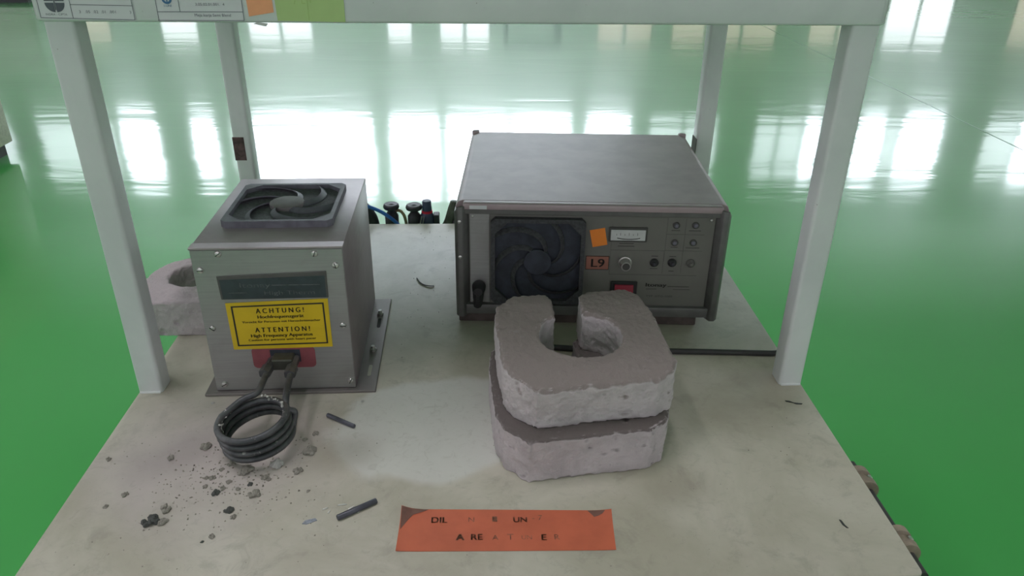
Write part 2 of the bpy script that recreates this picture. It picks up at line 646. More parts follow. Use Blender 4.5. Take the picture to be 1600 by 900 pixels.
back_open = []
hi0, hi1 = 4.35, 6.05
clear = [(-15.6, -12.6, 1, 0), (-12.0, -9.9, 1, 0), (-9.8, -8.75, 1, 1), (-7.9, -7.2, 1, 1), (-6.9, -6.4, 1, 0), (-6.25, -2.95, 2, 1), (-2.55, -1.15, 1, 1),
         (-1.0, 2.5, 2, 1), (2.85, 4.15, 1, 1), (4.6, 6.6, 2, 0), (7.6, 9.0, 2, 0), (9.0, 9.5, 1, 1), (10.5, 11.35, 1, 1), (11.35, 11.75, 1, 0), (11.75, 13.0, 1, 1),
         (14.2, 15.2, 1, 0), (15.2, 16.8, 2, 1)]
for a, b, n, br in clear:
    back_open.append((a, b, hi0, hi1 + (0.6 if -6.5 < a < 4 else 0.0), n, 'day_back' if br else 'day_dim'))
low = [(-11.6, -9.4, 2, 'day_cream'), (-8.2, -7.2, 1, 'day_low'), (-6.0, -4.3, 2, 'day_low'), (-2.45, -1.75, 1, 'day_low'),
       (-1.1, 0.25, 2, 'day_low'), (3.0, 4.5, 2, 'day_cream'), (4.95, 7.8, 3, 'day_cream'), (8.6, 10.2, 2, 'day_cream'),
       (10.6, 12.4, 2, 'day_low'), (14.0, 16.5, 2, 'day_cream')]
for a, b, n, m in low:
    back_open.append((a, b, 0.9, 2.35, n, m))
wall('wall_back', 'x', YB, XL, XR, [o[:4] for o in back_open], 0.25)
for o in back_open:
    window('x', YB, o[:4], o[5], o[4])

left_open = [(y, y + 3.6, 1.2, 5.4, 3, 'day_left') for y in (-8.5, -3.8, 0.9, 5.6)]
wall('wall_left', 'y', XL, YF, YB, [o[:4] for o in left_open], -0.25)
for o in left_open:
    window('y', XL, o[:4], o[5], o[4], depth=-0.12)
right_open = [(y, y + 3.2, 1.2, 4.8, 3, 'day_right') for y in (-7.5, -3.0, 1.5, 6.0)]
wall('wall_right', 'y', XR, YF, YB, [o[:4] for o in right_open], 0.25)
for o in right_open:
    window('y', XR, o[:4], o[5], o[4])
front_open = [(x, x + 4.0, 1.6, 5.4, 3, 'day_front') for x in (-14.0, -8.5, -3.0, 2.5, 8.0, 13.0)]
wall('wall_front', 'x', YF, XL, XR, [o[:4] for o in front_open], -0.25)
for o in front_open:
    window('x', YF, o[:4], o[5], o[4], depth=-0.12)

fl = MB().box(XL, XR, YF, YB, ZF - 0.2, ZF).build('floor', 'floor')
tag(fl, kind='structure')
for x in (-7.68, -4.13, -0.58, 2.97, 6.52, 10.07):
    MB().box(x - 0.004, x + 0.004, YF, YB, ZF - 0.01, ZF + (0.0006 if x == 2.97 else 0.0002)).build('expansion_joint', 'joint' if x == 2.97 else 'floor', fl)
for y in (1.9 + 4.6, 1.9 - 3.4, 11.6):
    MB().box(XL, XR, y - 0.003, y + 0.003, ZF - 0.01, ZF + 0.0002).build('expansion_joint', 'floor', fl)
cl = MB().box(XL, XR, YF, YB, ZF + CEIL, ZF + CEIL + 0.2).build('ceiling', 'ceiling')
tag(cl, kind='structure')
for i, y in enumerate((-6.0, -1.0, 4.0, 9.0, 14.0)):
    tag(MB().box(XL, XR, y - 0.15, y + 0.15, ZF + CEIL - 0.35, ZF + CEIL).build('trim_%d' % (i + 1), 'ceiling'), kind='structure')

k_ = 0  # fill lights hung above the view, added to brighten the tabletop
for lx in (-2.6, -0.5):
    for ly in (-0.9, 1.0):
        k_ += 1
        where = '%s row, %s the bench' % ({-2.6: 'left', -0.5: 'right'}[lx], {-0.9: 'in front of', 1.0: 'behind'}[ly])
        cl_ = thing('added_fill_light', 'long white added fill light out of view, ' + where, 'ceiling light', (lx, ly, ZF + CEIL - 0.55), 0, 'added fill lights')
        MB().box(-0.16, 0.16, -0.75, 0.75, 0.0, 0.06, 0.004, 1).build('housing', 'wall', cl_)
        MB().box(-0.13, 0.13, -0.72, 0.72, -0.012, 0.0).build('diffuser', 'fill_lamp', cl_)
        for q in (-0.6, 0.6):
            MB().box(-0.01, 0.01, q - 0.01, q + 0.01, 0.06, 0.55).build('hanger', 'wall', cl_)

# ---------------------------------------------------------------- the bench
W = 0.36
H = 0.3795
TF = -0.2650
TB = 0.467
bench = thing('workbench', 'white steel workbench with four square posts carrying an upper shelf', 'workbench', (0, 0, FLOOR))
UP = Matrix.Translation((0, 0, -FLOOR))       # bench parts are written with the tabletop at z = 0


def round_rect(x0, x1, y0, y1, r, n=4):
    pts = []
    for cx, cy, a in ((x1 - r, y1 - r, 0), (x0 + r, y1 - r, 90), (x0 + r, y0 + r, 180), (x1 - r, y0 + r, 270)):
        for i in range(n + 1):
            t = R(a + 90 * i / n)
            pts.append((cx + r * math.cos(t), cy + r * math.sin(t)))
    return pts


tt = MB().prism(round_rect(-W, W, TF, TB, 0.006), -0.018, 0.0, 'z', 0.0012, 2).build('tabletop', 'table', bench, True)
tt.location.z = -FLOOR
PW = 0.0255
for sx in (-1, 1):
    for y0 in (0.0, 0.4325):
        x0, x1 = (-W, -W + PW) if sx < 0 else (W - PW, W)
        p = MB().prism(round_rect(x0, x1, y0, y0 + PW, 0.004, 5), 0.0, H + 0.002, 'z').build('post', 'post', bench, True)
        p.location.z = -FLOOR
        wd = MB()
        pts = [(x0 - 0.0 + (PW / 2), y0 - 0.0005, 0.001)]
        wd.tube([(x0 + 0.002, y0 + 0.0005, 0.0006), (x0 + PW / 2, y0 - 0.0003, 0.0012), (x1 - 0.002, y0 + 0.0005, 0.0006)], 0.0016, 6)
        w_ = wd.build('weld_bead', 'post', bench, True)
        w_.location.z = -FLOOR
for sx in (-1, 1):
    for y0 in (TF + 0.02, TB - 0.06):
        x0 = -W + 0.012 if sx < 0 else W - 0.012 - 0.04
        MB().prism(round_rect(x0, x0 + 0.04, y0, y0 + 0.04, 0.005, 4), 0.0, -FLOOR - 0.018, 'z').build('leg', 'post', bench, True)
for sx in (-1, 1):
    x0 = -W + 0.016 if sx < 0 else W - 0.016 - 0.03
    MB().box(x0, x0 + 0.03, TF + 0.06, TB - 0.06, -FLOOR - 0.058, -FLOOR - 0.018, 0.003).build('apron', 'post', bench, True)
for y0 in (TF + 0.024, TB - 0.056):
    MB().box(-W + 0.052, W - 0.052, y0, y0 + 0.03, -FLOOR - 0.058, -FLOOR - 0.018, 0.003).build('apron', 'post', bench, True)
# the upper shelf, its front rail folded down, corners rounded
SH = 0.045
sh = MB()
sh.prism(round_rect(-W - 0.0065, W + 0.0045, -0.003, TB + 0.003, 0.010, 5), H, H + SH, 'z', 0.0025, 3)
s_o = sh.build('upper_shelf', 'post', bench, True)
s_o.location.z = -FLOOR
# brown remnant of tape on the rear left post
tp = MB()
tp.box(-W - 0.0003, -W + 0.0165, 0.4321, 0.4330, 0.118, 0.1535, 0.0)
o = tp.build('tape_remnant', 'red_rust', bench)
o.location.z = -FLOOR
o['label'] = 'brown tape remnant on rear left post'
tp = MB().box(W - PW + 0.0005 - 0.0009, W - PW + 0.0006, 0.434, 0.4575, 0.115, 0.150)
o = tp.build('tape_remnant', 'panel_line', bench)
o.location.z = -FLOOR

# papers on the front rail
RY = -0.003 - 0.0002
X, Z = Vector((1, 0, 0)), Vector((0, 0, 1))


def paper(name, poly, mat, label, cat, y=RY, th=0.0004):
    x = sum(p[0] for p in poly) / len(poly)
    z = min(p[1] for p in poly)
    t = thing(name, label, cat, (x, y, z))
    MB().prism([(p[0] - x, p[1] - z) for p in poly], -th, 0, 'y').build('sheet', mat, t)
    return t, x, z


def lines(segs, y, w, name, mat, parent, x, z):
    mb = MB()
    for (a, b, c, d) in segs:
        v = Vector((c - a, 0, d - b)).normalized()
        n = Vector((-v.z, 0, v.x)) * w / 2
        A, B = Vector((a - x, y, b - z)), Vector((c - x, y, d - z))
        mb.add([A - n, B - n, B + n, A + n], [(0, 1, 2, 3)])
    return mb.build(name, mat, parent)


LT = H + SH - 0.003
t, x, z = paper('inventory_label', [(-0.3585, 0.3822), (-0.2803, 0.3808), (-0.2803, LT), (-0.3585, LT)], 'paper',
                'printed inventory label with a round dark cross emblem, leftmost on the shelf rail', 'label')
yy = -0.0006
lines([(-0.3578, 0.3830, -0.2810, 0.3816), (-0.2810, 0.3816, -0.2810, LT - .001), (-0.3578, 0.3830, -0.3578, LT - .001),
       (-0.3315, 0.3825, -0.3315, LT - .001), (-0.3315, 0.3935, -0.2810, 0.3928), (-0.3315, 0.405, -0.2810, 0.4045)], yy, 0.0005, 'ruling', 'print_grey', t, x, z)
em = MB()
cx, cz, er = -0.3440, 0.3955, 0.0075
for q in range(4):
    a0 = q * 90
    pts = [Vector((0, 0))] + [Vector((math.cos(R(a0 + 90 * i / 10)), math.sin(R(a0 + 90 * i / 10)))) * er for i in range(11)]
    dv = Vector((math.cos(R(a0 + 45)), math.sin(R(a0 + 45)))) * 0.0009
    em.add([(cx - x + p.x + dv.x, yy, cz - z + p.y + dv.y) for p in pts], [tuple(range(12))])
em.box(cx - x - 0.0004, cx - x + 0.0004, yy - 0.0001, yy, cz - z - 0.0065, cz - z + 0.0065)
em.build('emblem', 'print_grey', t)
tx = MB()
text(tx, 'INDRA - CIPTA', (-0.3445 - x, yy, 0.3848 - z), X, Z, width=0.0175, height=0.0017)
text(tx, '3   .05  .02  .01  .001', (-0.3105 - x, yy, 0.3868 - z), X, Z, width=0.0300, height=0.0022)
text(tx, '3', (-0.2835 - x, yy, 0.3866 - z), X, Z, height=0.0022)
tx.build('lettering', 'print_grey', t)

t, x, z = paper('inventory_label', [(-0.2620, 0.3806), (-0.1898, 0.3808), (-0.1898, LT), (-0.2620, LT)], 'paper',
                'printed inventory label with a small blue emblem, beside the orange sticky note', 'label')
lines([(-0.2612, 0.3813, -0.1905, 0.3815), (-0.2612, 0.3813, -0.2612, LT - .001), (-0.1905, 0.3815, -0.1905, LT - .001),
       (-0.2612, 0.3882, -0.1905, 0.3884), (-0.2425, 0.3883, -0.2425, LT - .001), (-0.2785 + .0165, 0.3813, -0.2612, 0.3813)], yy, 0.0005, 'ruling', 'print_grey', t, x, z)
em = MB()
cx, cz = -0.2518, 0.3985
outer = [(cx - x + 0.0042 * math.cos(2 * PI * i / 24), cz - z + 0.0042 * math.sin(2 * PI * i / 24)) for i in range(24)]
inner = [(cx - x + 0.0024 * math.cos(2 * PI * i / 24), cz - z + 0.0024 * math.sin(2 * PI * i / 24)) for i in range(24)]
em.ring_prism(outer, inner, yy - 0.0001, yy, 'y')
em.box(cx - x - 0.0005, cx - x + 0.0005, yy - 0.0001, yy, cz - z - 0.0024, cz - z + 0.0024)
text(em, 'I-UNI', (cx - x, yy, 0.3922 - z), X, Z, width=0.0062, height=0.0017)
em.build('emblem', 'print_blue', t)
tx = MB()
text(tx, '3.05.02.01.001.  4', (-0.2170 - x, yy, 0.3933 - z), X, Z, width=0.0240, height=0.0021)
text(tx, 'Meja kerja Semi Blend', (-0.2160 - x, yy, 0.3846 - z), X, Z, width=0.0300, height=0.0023)
tx.build('lettering', 'print_grey', t)

t, x, z = paper('sticky_note', [(-0.1860, 0.3848), (-0.1650, 0.3882), (-0.1660, LT - .004), (-0.1875, LT - .006)], 'note_orange',
                'pale orange sticky note on the shelf rail left of the lime green note', 'sticky note')
t, x, z = paper('sticky_note', [(-0.1625, 0.3815), (-0.1058, 0.3806), (-0.1058, LT - .002), (-0.1640, LT - .002)], 'note_green',
                'wide lime green sticky note on the front rail of the shelf', 'sticky note')
lines([(-0.136, 0.382, -0.1362, 0.41), (-0.147, 0.395, -0.1462, 0.398), (-0.1405, 0.3955, -0.1378, 0.3955),
       (-0.1405, 0.3955, -0.1405, 0.3985), (-0.1335, 0.396, -0.1335, 0.400)], yy, 0.0005, 'pencil_marks', 'pencil', t, x, z)
MB().prism([(0, 0), (0.0105, -0.0022), (0.0125, 0.0002), (0.004, 0.0012)], -0.0003, 0, 'y').build('torn_tape', 'meter', None)
bpy.data.objects['torn_tape'].location = (-0.1835, -0.0034, 0.3790)
tag(bpy.data.objects['torn_tape'], 'scrap of torn clear tape hanging below the orange sticky note', 'tape')

# ---------------------------------------------------------------- induction heater (coil box)
IH = thing('induction_heater', 'brushed steel high frequency heater box with yellow warning sticker and coil', 'heater',
           (-0.2788, -0.0022, 0), R(1.2))
bp = MB()
bp.prism([(-0.0085, -0.006), (0.1715, -0.006), (0.1715, 0.2025), (-0.0085, 0.2025)], 0.0, 0.003, 'z', 0.0006, 1)
bp.build('base_plate', 'base_plate', IH)
for v in (0.022, 0.128):
    s_ = MB()
    s_.prism(round_rect(0.1595, 0.1635, v, v + 0.022, 0.0019, 4), 0.0030, 0.0033, 'z')
    s_.build('slot', 'table' if v < 0.1 else 'slot', IH)
for v in (0.075, 0.160):
    MB().lathe([(0.004, 0.003), (0.004, 0.0055), (0.0025, 0.0065), (0.0022, 0.0095)], 12,
               Matrix.Translation((0.161, v, 0))).build('bolt', 'screw', IH, True)
BU0, BU1, BD, BZ0, BZ1 = 0.0025, 0.1505, 0.203, 0.003, 0.1700
body = MB().box(BU0, BU1, 0.0016, BD, BZ0, BZ1, 0.0014, 2)
body.build('housing', 'steel_top', IH, True)
MB().box(BU0 + 0.0006, BU1 - 0.0006, 0, 0.0022, BZ0 + 0.0006, BZ1 - 0.0022, 0.0004, 1).build('front_panel', 'steel', IH)
MB().box(BU0 - 0.0003, BU1 + 0.0003, -0.0005, 0.012, BZ1 - 0.0018, BZ1 + 0.0006, 0.0004, 1).build('lid_lip', 'steel_top', IH)
RY90 = Matrix.Rotation(R(90), 4, 'X')       # turns +z to -y
for i, (u, zz) in enumerate(((0.0102, 0.1468), (0.03, 0.1640), (0.1228, 0.1632), (0.1419, 0.1501), (0.0109, 0.0805), (0.1432, 0.0812),
                             (0.0122, 0.0117), (0.1452, 0.0128))):
    Mx = Matrix.Translation((u, 0, zz)) @ RY90 @ Matrix.Rotation(R(35 * i), 4, 'Z')
    s_ = MB().lathe([(0.0034, 0.0), (0.0034, 0.0008), (0.0028, 0.0018), (0.0012, 0.0024)], 14, Mx).build('screw', 'screw', IH, True)
    MB().box(-0.0028, 0.0028, -0.0004, 0.0004, 0.0019, 0.0026, 0, 1, Mx).build('screw_slot', 'slot', s_)
# nameplate
npl = MB().prism([(0.0255, 0.1138), (0.1318, 0.1142), (0.1322, 0.1440), (0.0245, 0.1398)], -0.0012, 0, 'y', 0.0004, 1).build('nameplate', 'nameplate_rim', IH)
MB().prism([(0.0275, 0.1146), (0.1300, 0.1150), (0.1304, 0.1395), (0.0268, 0.1360)], -0.0015, -0.0010, 'y').build('plate_face', 'nameplate', npl)
tx = MB()
text(tx, 'Itonay', (0.061, -0.0017, 0.1275), X, Z, width=0.030, height=0.0050)
text(tx, 'High Therm', (0.094, -0.0017, 0.1190), X, Z, width=0.050, height=0.0045)
tx.box(0.077, 0.1245, -0.0017, -0.0015, 0.1292, 0.1300)
tx.box(0.034, 0.052, -0.0017, -0.0015, 0.1212, 0.1219)
tx.build('lettering', 'nameplate_print', npl)
# warning sticker
st = MB().prism([(0.0288, 0.0548), (0.1303, 0.0560), (0.1307, 0.1129), (0.0283, 0.1094)], -0.0007, 0, 'y').build('warning_sticker', 'yellow', IH)
st['label'] = 'yellow high frequency warning sticker with black frame'
bo = MB()
bo.ring_prism([(0.0335, 0.0588), (0.1262, 0.0602), (0.1262, 0.1086), (0.0332, 0.1060)],
              [(0.0352, 0.0604), (0.1246, 0.0617), (0.1246, 0.1070), (0.0349, 0.1045)], -0.0009, -0.0006, 'y')
bo.build('border', 'ink', st)
tx = MB()
ty = -0.0010
sl = Vector((1, 0, 0.016)).normalized()
text(tx, 'A C H T U N G !', (0.0815, ty, 0.0978), sl, Z, width=0.0480, height=0.0056, bold=0.00022)
text(tx, 'Hochfrequenzgerät', (0.0815, ty, 0.0918), sl, Z, width=0.0465, height=0.0037, bold=0.00018)
text(tx, 'Vorsicht für Personen mit Herzschrittmacher', (0.0815, ty, 0.0867), sl, Z, width=0.079, height=0.0026, bold=0.0001)
text(tx, 'A T T E N T I O N !', (0.0815, ty, 0.0755), sl, Z, width=0.0555, height=0.0056, bold=0.00022)
text(tx, 'High Frequency Apparatus', (0.0800, ty, 0.0697), sl, Z, width=0.0625, height=0.0037, bold=0.00018)
text(tx, 'Caution for persons with heart pacer', (0.0800, ty, 0.0652), sl, Z, width=0.069, height=0.0026, bold=0.0001)
tx.build('lettering', 'ink', st)
# red insulator with the coil terminals
MB().prism(round_rect(0.0462, 0.1112, 0.0312, 0.0568, 0.005, 4), -0.0006, 0, 'y').build('insulator', 'red_ins', IH)
MB().box(0.0650, 0.0960, -0.0010, -0.0004, 0.0385, 0.0535).build('port', 'fan_dark', IH)
tb = MB().box(0.0690, 0.0905, -0.016, 0.0, 0.0375, 0.0500, 0.0012, 1).build('terminal_block', 'terminal', IH, True)

# coil: helix with two leads, all written in heater coordinates
coilc = Vector((0.0668, -0.0950, 0.0370))
tilt = Matrix.Rotation(R(-9), 3, 'Y') @ Matrix.Rotation(R(3), 3, 'X')
cr, pitch, tr = 0.0318, 0.0073, 0.0033


def hel(a, turn_z):
    return coilc + tilt @ Vector((cr * math.cos(a), cr * math.sin(a), turn_z))


pts = []
a_start = R(112)
turns = 3.744
N = 150
for i in range(N + 1):
    t_ = i / N
    a = a_start + 2 * PI * turns * t_
    pts.append(hel(a, -pitch * turns * t_ + 0.002))
end_dir = (pts[-1] - pts[-2]).normalized()
coil = MB()
leadL = [Vector(p) for p in ((0.0680, 0.0, 0.0435), (0.0668, -0.025, 0.0425), (0.0660, -0.0400, 0.0420), (0.0656, -0.0500, 0.0416))]
mid = spline([leadL[-1], Vector((0.0650, -0.0575, 0.0412)), Vector((0.0615, -0.0625, 0.0405)), pts[1], pts[6]], 6)
coil.tube(leadL[:-1] + mid[:-1] + pts[6:], tr, 10)
co = coil.build('induction_coil', 'coil', IH, True, 60)
co['label'] = 'grey scaled four turn coil with two leads'
e = pts[-1]
lead = MB()
lead.tube(spline([Vector((0.0915, 0.0, 0.0440)), Vector((0.0912, -0.025, 0.0430)), Vector((0.0918, -0.045, 0.0415)),
                  Vector((0.0935, -0.0680, 0.0395)), Vector((0.0962, -0.0790, 0.0350)), e + Vector((0.0025, 0.004, 0.014)), e + Vector((0.0012, 0.002, 0.005)), e - end_dir * 0.002], 6), tr, 10)
rs_ = MB()
rr_ = random.Random(4)
for k in range(46):
    a_ = R(rr_.choice((rr_.uniform(5, 85), rr_.uniform(150, 200))))
    q_ = coilc + tilt @ Vector(((cr - tr * rr_.uniform(0.3, 1.0)) * math.cos(a_), (cr - tr * rr_.uniform(0.3, 1.0)) * math.sin(a_), 0.002 - rr_.uniform(-0.0022, 0.009)))
    b_ = bmesh.new()
    bmesh.ops.create_icosphere(b_, subdivisions=1, radius=rr_.uniform(0.0006, 0.0015))
    for v_ in b_.verts:
        v_.co += noise.noise_vector(v_.co * 900 + Vector((k, 0, 0))) * 0.0005
    rs_.bm(b_, Matrix.Translation(q_))
tag(rs_.build('flux_residue', 'slag_white', co), 'whitish crust on the inner turns', kind='stuff')
lead.build('coil_lead', 'coil', co, True, 60)
for p0, p1 in (((0.0678, -0.004, 0.0434), (0.0642, -0.029, 0.0420)), ((0.0914, -0.004, 0.0440), (0.0902, -0.032, 0.0425))):
    a, b = Vector(p0), Vector(p1)
    MB().tube([a, a.lerp(b, 0.5), a.lerp(b, 0.52), b], [0.0046, 0.0046, 0.0060, 0.0060], 6).build('coupling_nut', 'coil', co)


# fan guards -----------------------------------------------------------
def fan_guard(parent, size, mat, frame_h, name, vane_mat, hub_mat, back_mat, nv=7, hub_r=0.017, twist=80, sign=1, frame_w=0.0045, rim_h=None):
    """square fan guard with spiral vanes; mat places it (local z = outwards)."""
    h = size / 2
    c = size * 0.045
    def octo(a, k):
        return [(a, -a + k), (a, a - k), (a - k, a), (-a + k, a), (-a, a - k), (-a, -a + k), (-a + k, -a), (a - k, -a)]
    g = MB()
    g.ring_prism(octo(h, c), octo(h - frame_w, size * 0.13), 0, frame_h, 'z', mat)
    fo = g.build(name, vane_mat, parent)
    b = MB()
    b.prism(octo(h - frame_w, size * 0.13), 0.0005, 0.0025, 'z', 0, 1, mat)
    b.build('filter_mesh', back_mat, fo)
    for k in range(nv):
        a0 = 2 * PI * k / nv
        v = MB()
        n = 12
        top, bot = [], []
        for i in range(n + 1):
            t_ = i / n
            ang = a0 + sign * R(twist) * t_
            r = hub_r * 0.9 + (h * 1.16 - hub_r) * t_
            wd = R(17) * (1 - 0.45 * t_)
            lim = h - frame_w * 0.6
            def clip(x_, y_):
                m_ = max(abs(x_), abs(y_))
                s_ = min(1.0, lim / m_)
                d_ = (abs(x_) + abs(y_)) * s_
                mx = 2 * lim - size * 0.13
                if d_ > mx:
                    s_ *= mx / d_
                return x_ * s_, y_ * s_
            x1, y1 = clip(r * math.cos(ang), r * math.sin(ang))
            x2, y2 = clip(r * math.cos(ang - sign * wd), r * math.sin(ang - sign * wd))
            zt = frame_h * 0.93
            zb = max(0.0035, frame_h * 0.93 - 0.0085)
            top.append((x1, y1, zt))
            bot.append((x2, y2, zb))
        th = 0.0014
        vs = [Vector(p) for p in top] + [Vector(p) for p in bot] + [Vector(p) - Vector((0, 0, th)) for p in top] + [Vector(p) - Vector((0, 0, th)) for p in bot]
        m = n + 1
        fs = []
        for i in range(n):
            fs += [(i, i + 1, m + i + 1, m + i), (2 * m + i, 3 * m + i, 3 * m + i + 1, 2 * m + i + 1),
                   (i, 2 * m + i, 2 * m + i + 1, i + 1), (m + i, m + i + 1, 3 * m + i + 1, 3 * m + i)]
        fs += [(0, m, 3 * m, 2 * m), (n, 2 * m + n, 3 * m + n, m + n)]
        v.add([mat @ p for p in vs], fs)
        v.build('vane', vane_mat, fo, True, 50)
    hb = MB().lathe([(hub_r, 0.0025), (hub_r, frame_h * 0.86), (hub_r * 0.94, frame_h * 0.95), (hub_r * 0.3, frame_h * 0.96)], 28, mat)
    hb.build('hub', hub_mat, fo, True)
    return fo


fan_guard(IH, 0.1140, Matrix.Translation((0.0765, 0.1065, BZ1)), 0.0075, 'fan_guard', 'fan', 'fan_hub', 'fan_mesh', 6, 0.0185, 75, 1)

# ---------------------------------------------------------------- generator
GN = thing('generator', 'taupe high frequency generator with dark fan and control panel standing behind the bricks', 'generator',
           (-0.0235, 0.1449, 0), R(-3.3))
GW, GZ0, GZ1, GD = 0.3205, 0.0165, 0.1620, 0.287
cs = MB()
prof = []
r = 0.008
cs.prism([(0.001, GZ0), (GW - 0.001, GZ0), (GW - 0.001, GZ1 - r), (GW - 0.001 - r * 0.3, GZ1 - r * 0.3), (GW - 0.001 - r, GZ1),
          (0.001 + r, GZ1), (0.001 + r * 0.3, GZ1 - r * 0.3), (0.001, GZ1 - r)], 0.004, GD, 'y', 0.0008, 1)
cs.build('case', 'case', GN, True, 25)
MB().box(0.010, GW - 0.010, -0.006, 0.006, 0.1535, GZ1 - 0.0003, 0.0022, 2).build('top_trim', 'case', GN, True)
MB().box(0.012, GW - 0.012, -0.0045, 0.006, 0.1480, 0.1540, 0.0006, 1).build('upper_bezel', 'case_side', GN)
MB().box(0.012, GW - 0.012, -0.006, 0.006, GZ0, 0.0295, 0.0012, 2).build('lower_bezel', 'case_side', GN, True)
for side in (0, 1):
    def m(u):
        return u if side == 0 else GW - u
    prof = [(m(0.0170), 0.003), (m(0.0100), -0.0095), (m(0.0040), -0.0095), (m(0.0), -0.0045), (m(0.0), 0.012), (m(0.0170), 0.012)]
    cp = MB().prism(prof, GZ0 - 0.003, GZ1 - 0.004, 'z', 0.0012, 2)
    cp.v = [(x_, y_, z_ - (0.006 if (z_ > 0.1 and abs(x_ - GW / 2) > GW / 2 - 0.003) else 0.0)) for (x_, y_, z_) in cp.v]
    cp.build('corner_post', 'case_side', GN, True)
    # rear corner cap
    MB().prism([(m(0.012), GD - 0.004), (m(0.012), GD + 0.006), (m(0.005), GD + 0.006), (m(0.002), GD + 0.002), (m(0.002), GD - 0.004)], GZ0 - 0.003, GZ1 + 0.0022,
               'z', 0.0012, 2).build('corner_post', 'case', GN, True)
for zz in (0.140, 0.095):
    MB().lathe([(0.0022, 0), (0.0022, 0.0006), (0.0012, 0.0012)], 12, Matrix.Translation((0.0062, -0.0095, zz)) @ RY90).build('screw', 'screw', GN, True)
pn = MB().box(0.0165, GW - 0.0165, 0.0, 0.005, 0.0290, 0.1500).build('front_panel', 'panel', GN)
MB().box(0.0175, 0.0410, -0.0012, 0.0, 0.0305, 0.1478, 0.0004, 1).build('side_plate', 'alu', GN)
for (u, zz) in ((0.0208, 0.1440), (0.0208, 0.034), (0.2990, 0.1440)):
    MB().lathe([(0.0016, 0), (0.0016, 0.0006), (0.0009, 0.0011)], 12, Matrix.Translation((u, -0.0012, zz)) @ RY90).build('screw', 'screw', GN, True)
# black knob low at the left
kb = MB().lathe([(0.0075, 0), (0.0085, 0.004), (0.0075, 0.013), (0.005, 0.018)], 20, Matrix.Translation((0.0278, -0.001, 0.0535)) @ RY90)
kb.tube([(0.0278, -0.012, 0.053), (0.0272, -0.013, 0.040), (0.0262, -0.009, 0.030)], [0.007, 0.006, 0.005], 10)
kb.build('plug', 'black', GN, True)
fan_guard(GN, 0.1110, Matrix.Translation((0.0980, 0.0005, 0.0884)) @ RY90, 0.0085, 'fan_guard', 'filter', 'fan_dark', 'fan_dark', 6, 0.0165, 95, 1, 0.005)
o = MB().box(0.018, 0.038, -0.0063, -0.0058, 0.1548, 0.1592).build('label_strip', 'paper', GN)
o['label'] = 'small pale blank strip'
# orange square and L9 tag
o = MB().prism([(0.1632, 0.1069), (0.1804, 0.1105), (0.1762, 0.1320), (0.1585, 0.1284)], -0.0006, 0, 'y').build('sticker', 'orange_sq', GN)
o['label'] = 'small bright orange square sticker'
o = MB().box(0.1560, 0.1838, -0.0006, 0, 0.0775, 0.0955).build('tag', 'l9', GN)
o['label'] = 'faded red tag reading L9'
MB().ring_prism([(0.1560, 0.0775), (0.1838, 0.0775), (0.1838, 0.0955), (0.1560, 0.0955)],
                [(0.1566, 0.0781), (0.1832, 0.0781), (0.1832, 0.0949), (0.1566, 0.0949)], -0.0008, -0.0005, 'y').build('border', 'ink', o)
text(MB(), 'L9', (0.1705, -0.0009, 0.0812), X, Z, width=0.0155, height=0.0108, bold=0.0004).build('lettering', 'ink', o)
# meter
mt = MB().box(0.1812, 0.2262, -0.0022, 0.0, 0.1150, 0.1335, 0.0006, 1).build('meter', 'panel_print', GN)
MB().box(0.1835, 0.2240, -0.0027, -0.0020, 0.1172, 0.1305).build('dial', 'meter', mt)
sc = MB()
arc = [Vector((0.2045 + 0.0135 * (i / 10 - 0.5) * 2, -0.0029, 0.1188 + 0.0016 * ((i / 10 - 0.5) * 2) ** 2)) for i in range(11)]
sc.tube(arc, 0.00045, 5)
sc.build('scale_arc', 'ink', mt)
tk = MB()
for i, u in enumerate((0.190, 0.1945, 0.1995, 0.2045, 0.2095, 0.2145)):
    tk.box(u, u + 0.0005, -0.0029, -0.0026, 0.1235, 0.1268 if i % 2 else 0.1255)
tk.build('tick', 'panel_line', mt)
pr = MB()
pr.box(0.1945, 0.2115, -0.0003, 0, 0.1118, 0.1126)
pr.box(0.1930, 0.2125, -0.0003, 0, 0.1084, 0.1092)
# printed blocks under lamps and switches
for (u, zz, w_) in ((0.2592, 0.1300, 0.010), (0.2815, 0.1300, 0.014), (0.2594, 0.1085, 0.008), (0.2812, 0.1080, 0.016), (0.2378, 0.0965, 0.008),
                    (0.2378, 0.0800, 0.009), (0.2591, 0.0965, 0.008), (0.2591, 0.0770, 0.006)):
    pr.box(u - w_ / 2, u + w_ / 2, -0.0003, 0, zz - 0.0004, zz + 0.0004)
tag(pr.build('panel_print', 'panel_print', pn), kind='stuff')
ln = MB()
for (a, b, c, d) in ((0.1850, 0.1035, 0.2490, 0.1035), (0.1850, 0.0715, 0.2900, 0.0715), (0.2490, 0.0900, 0.2490, 0.1450), (0.2490, 0.1250, 0.2930, 0.1250),
                     (0.2490, 0.1040, 0.2930, 0.1040), (0.2705, 0.0750, 0.2705, 0.1450), (0.2485, 0.0740, 0.2485, 0.1010), (0.1850, 0.0715, 0.1850, 0.1360)):
    ln.box(min(a, c) - 0.00025, max(a, c) + 0.00025, -0.0003, 0, min(b, d) - 0.00025, max(b, d) + 0.00025)
ln.build('panel_rule', 'panel_line', pn)
tx = MB()
text(tx, 'Itonay', (0.2430, -0.0005, 0.0560), X, Z, width=0.0250, height=0.0047, bold=0.0003)
tx.box(0.2570, 0.2830, -0.0004, 0, 0.0560, 0.0564)
tx.build('lettering', 'ink', pn)
tx = MB()
tx.box(0.2310, 0.2440, -0.0004, 0, 0.0522, 0.0526)
tx.box(0.2640, 0.2840, -0.0004, 0, 0.0522, 0.0526)
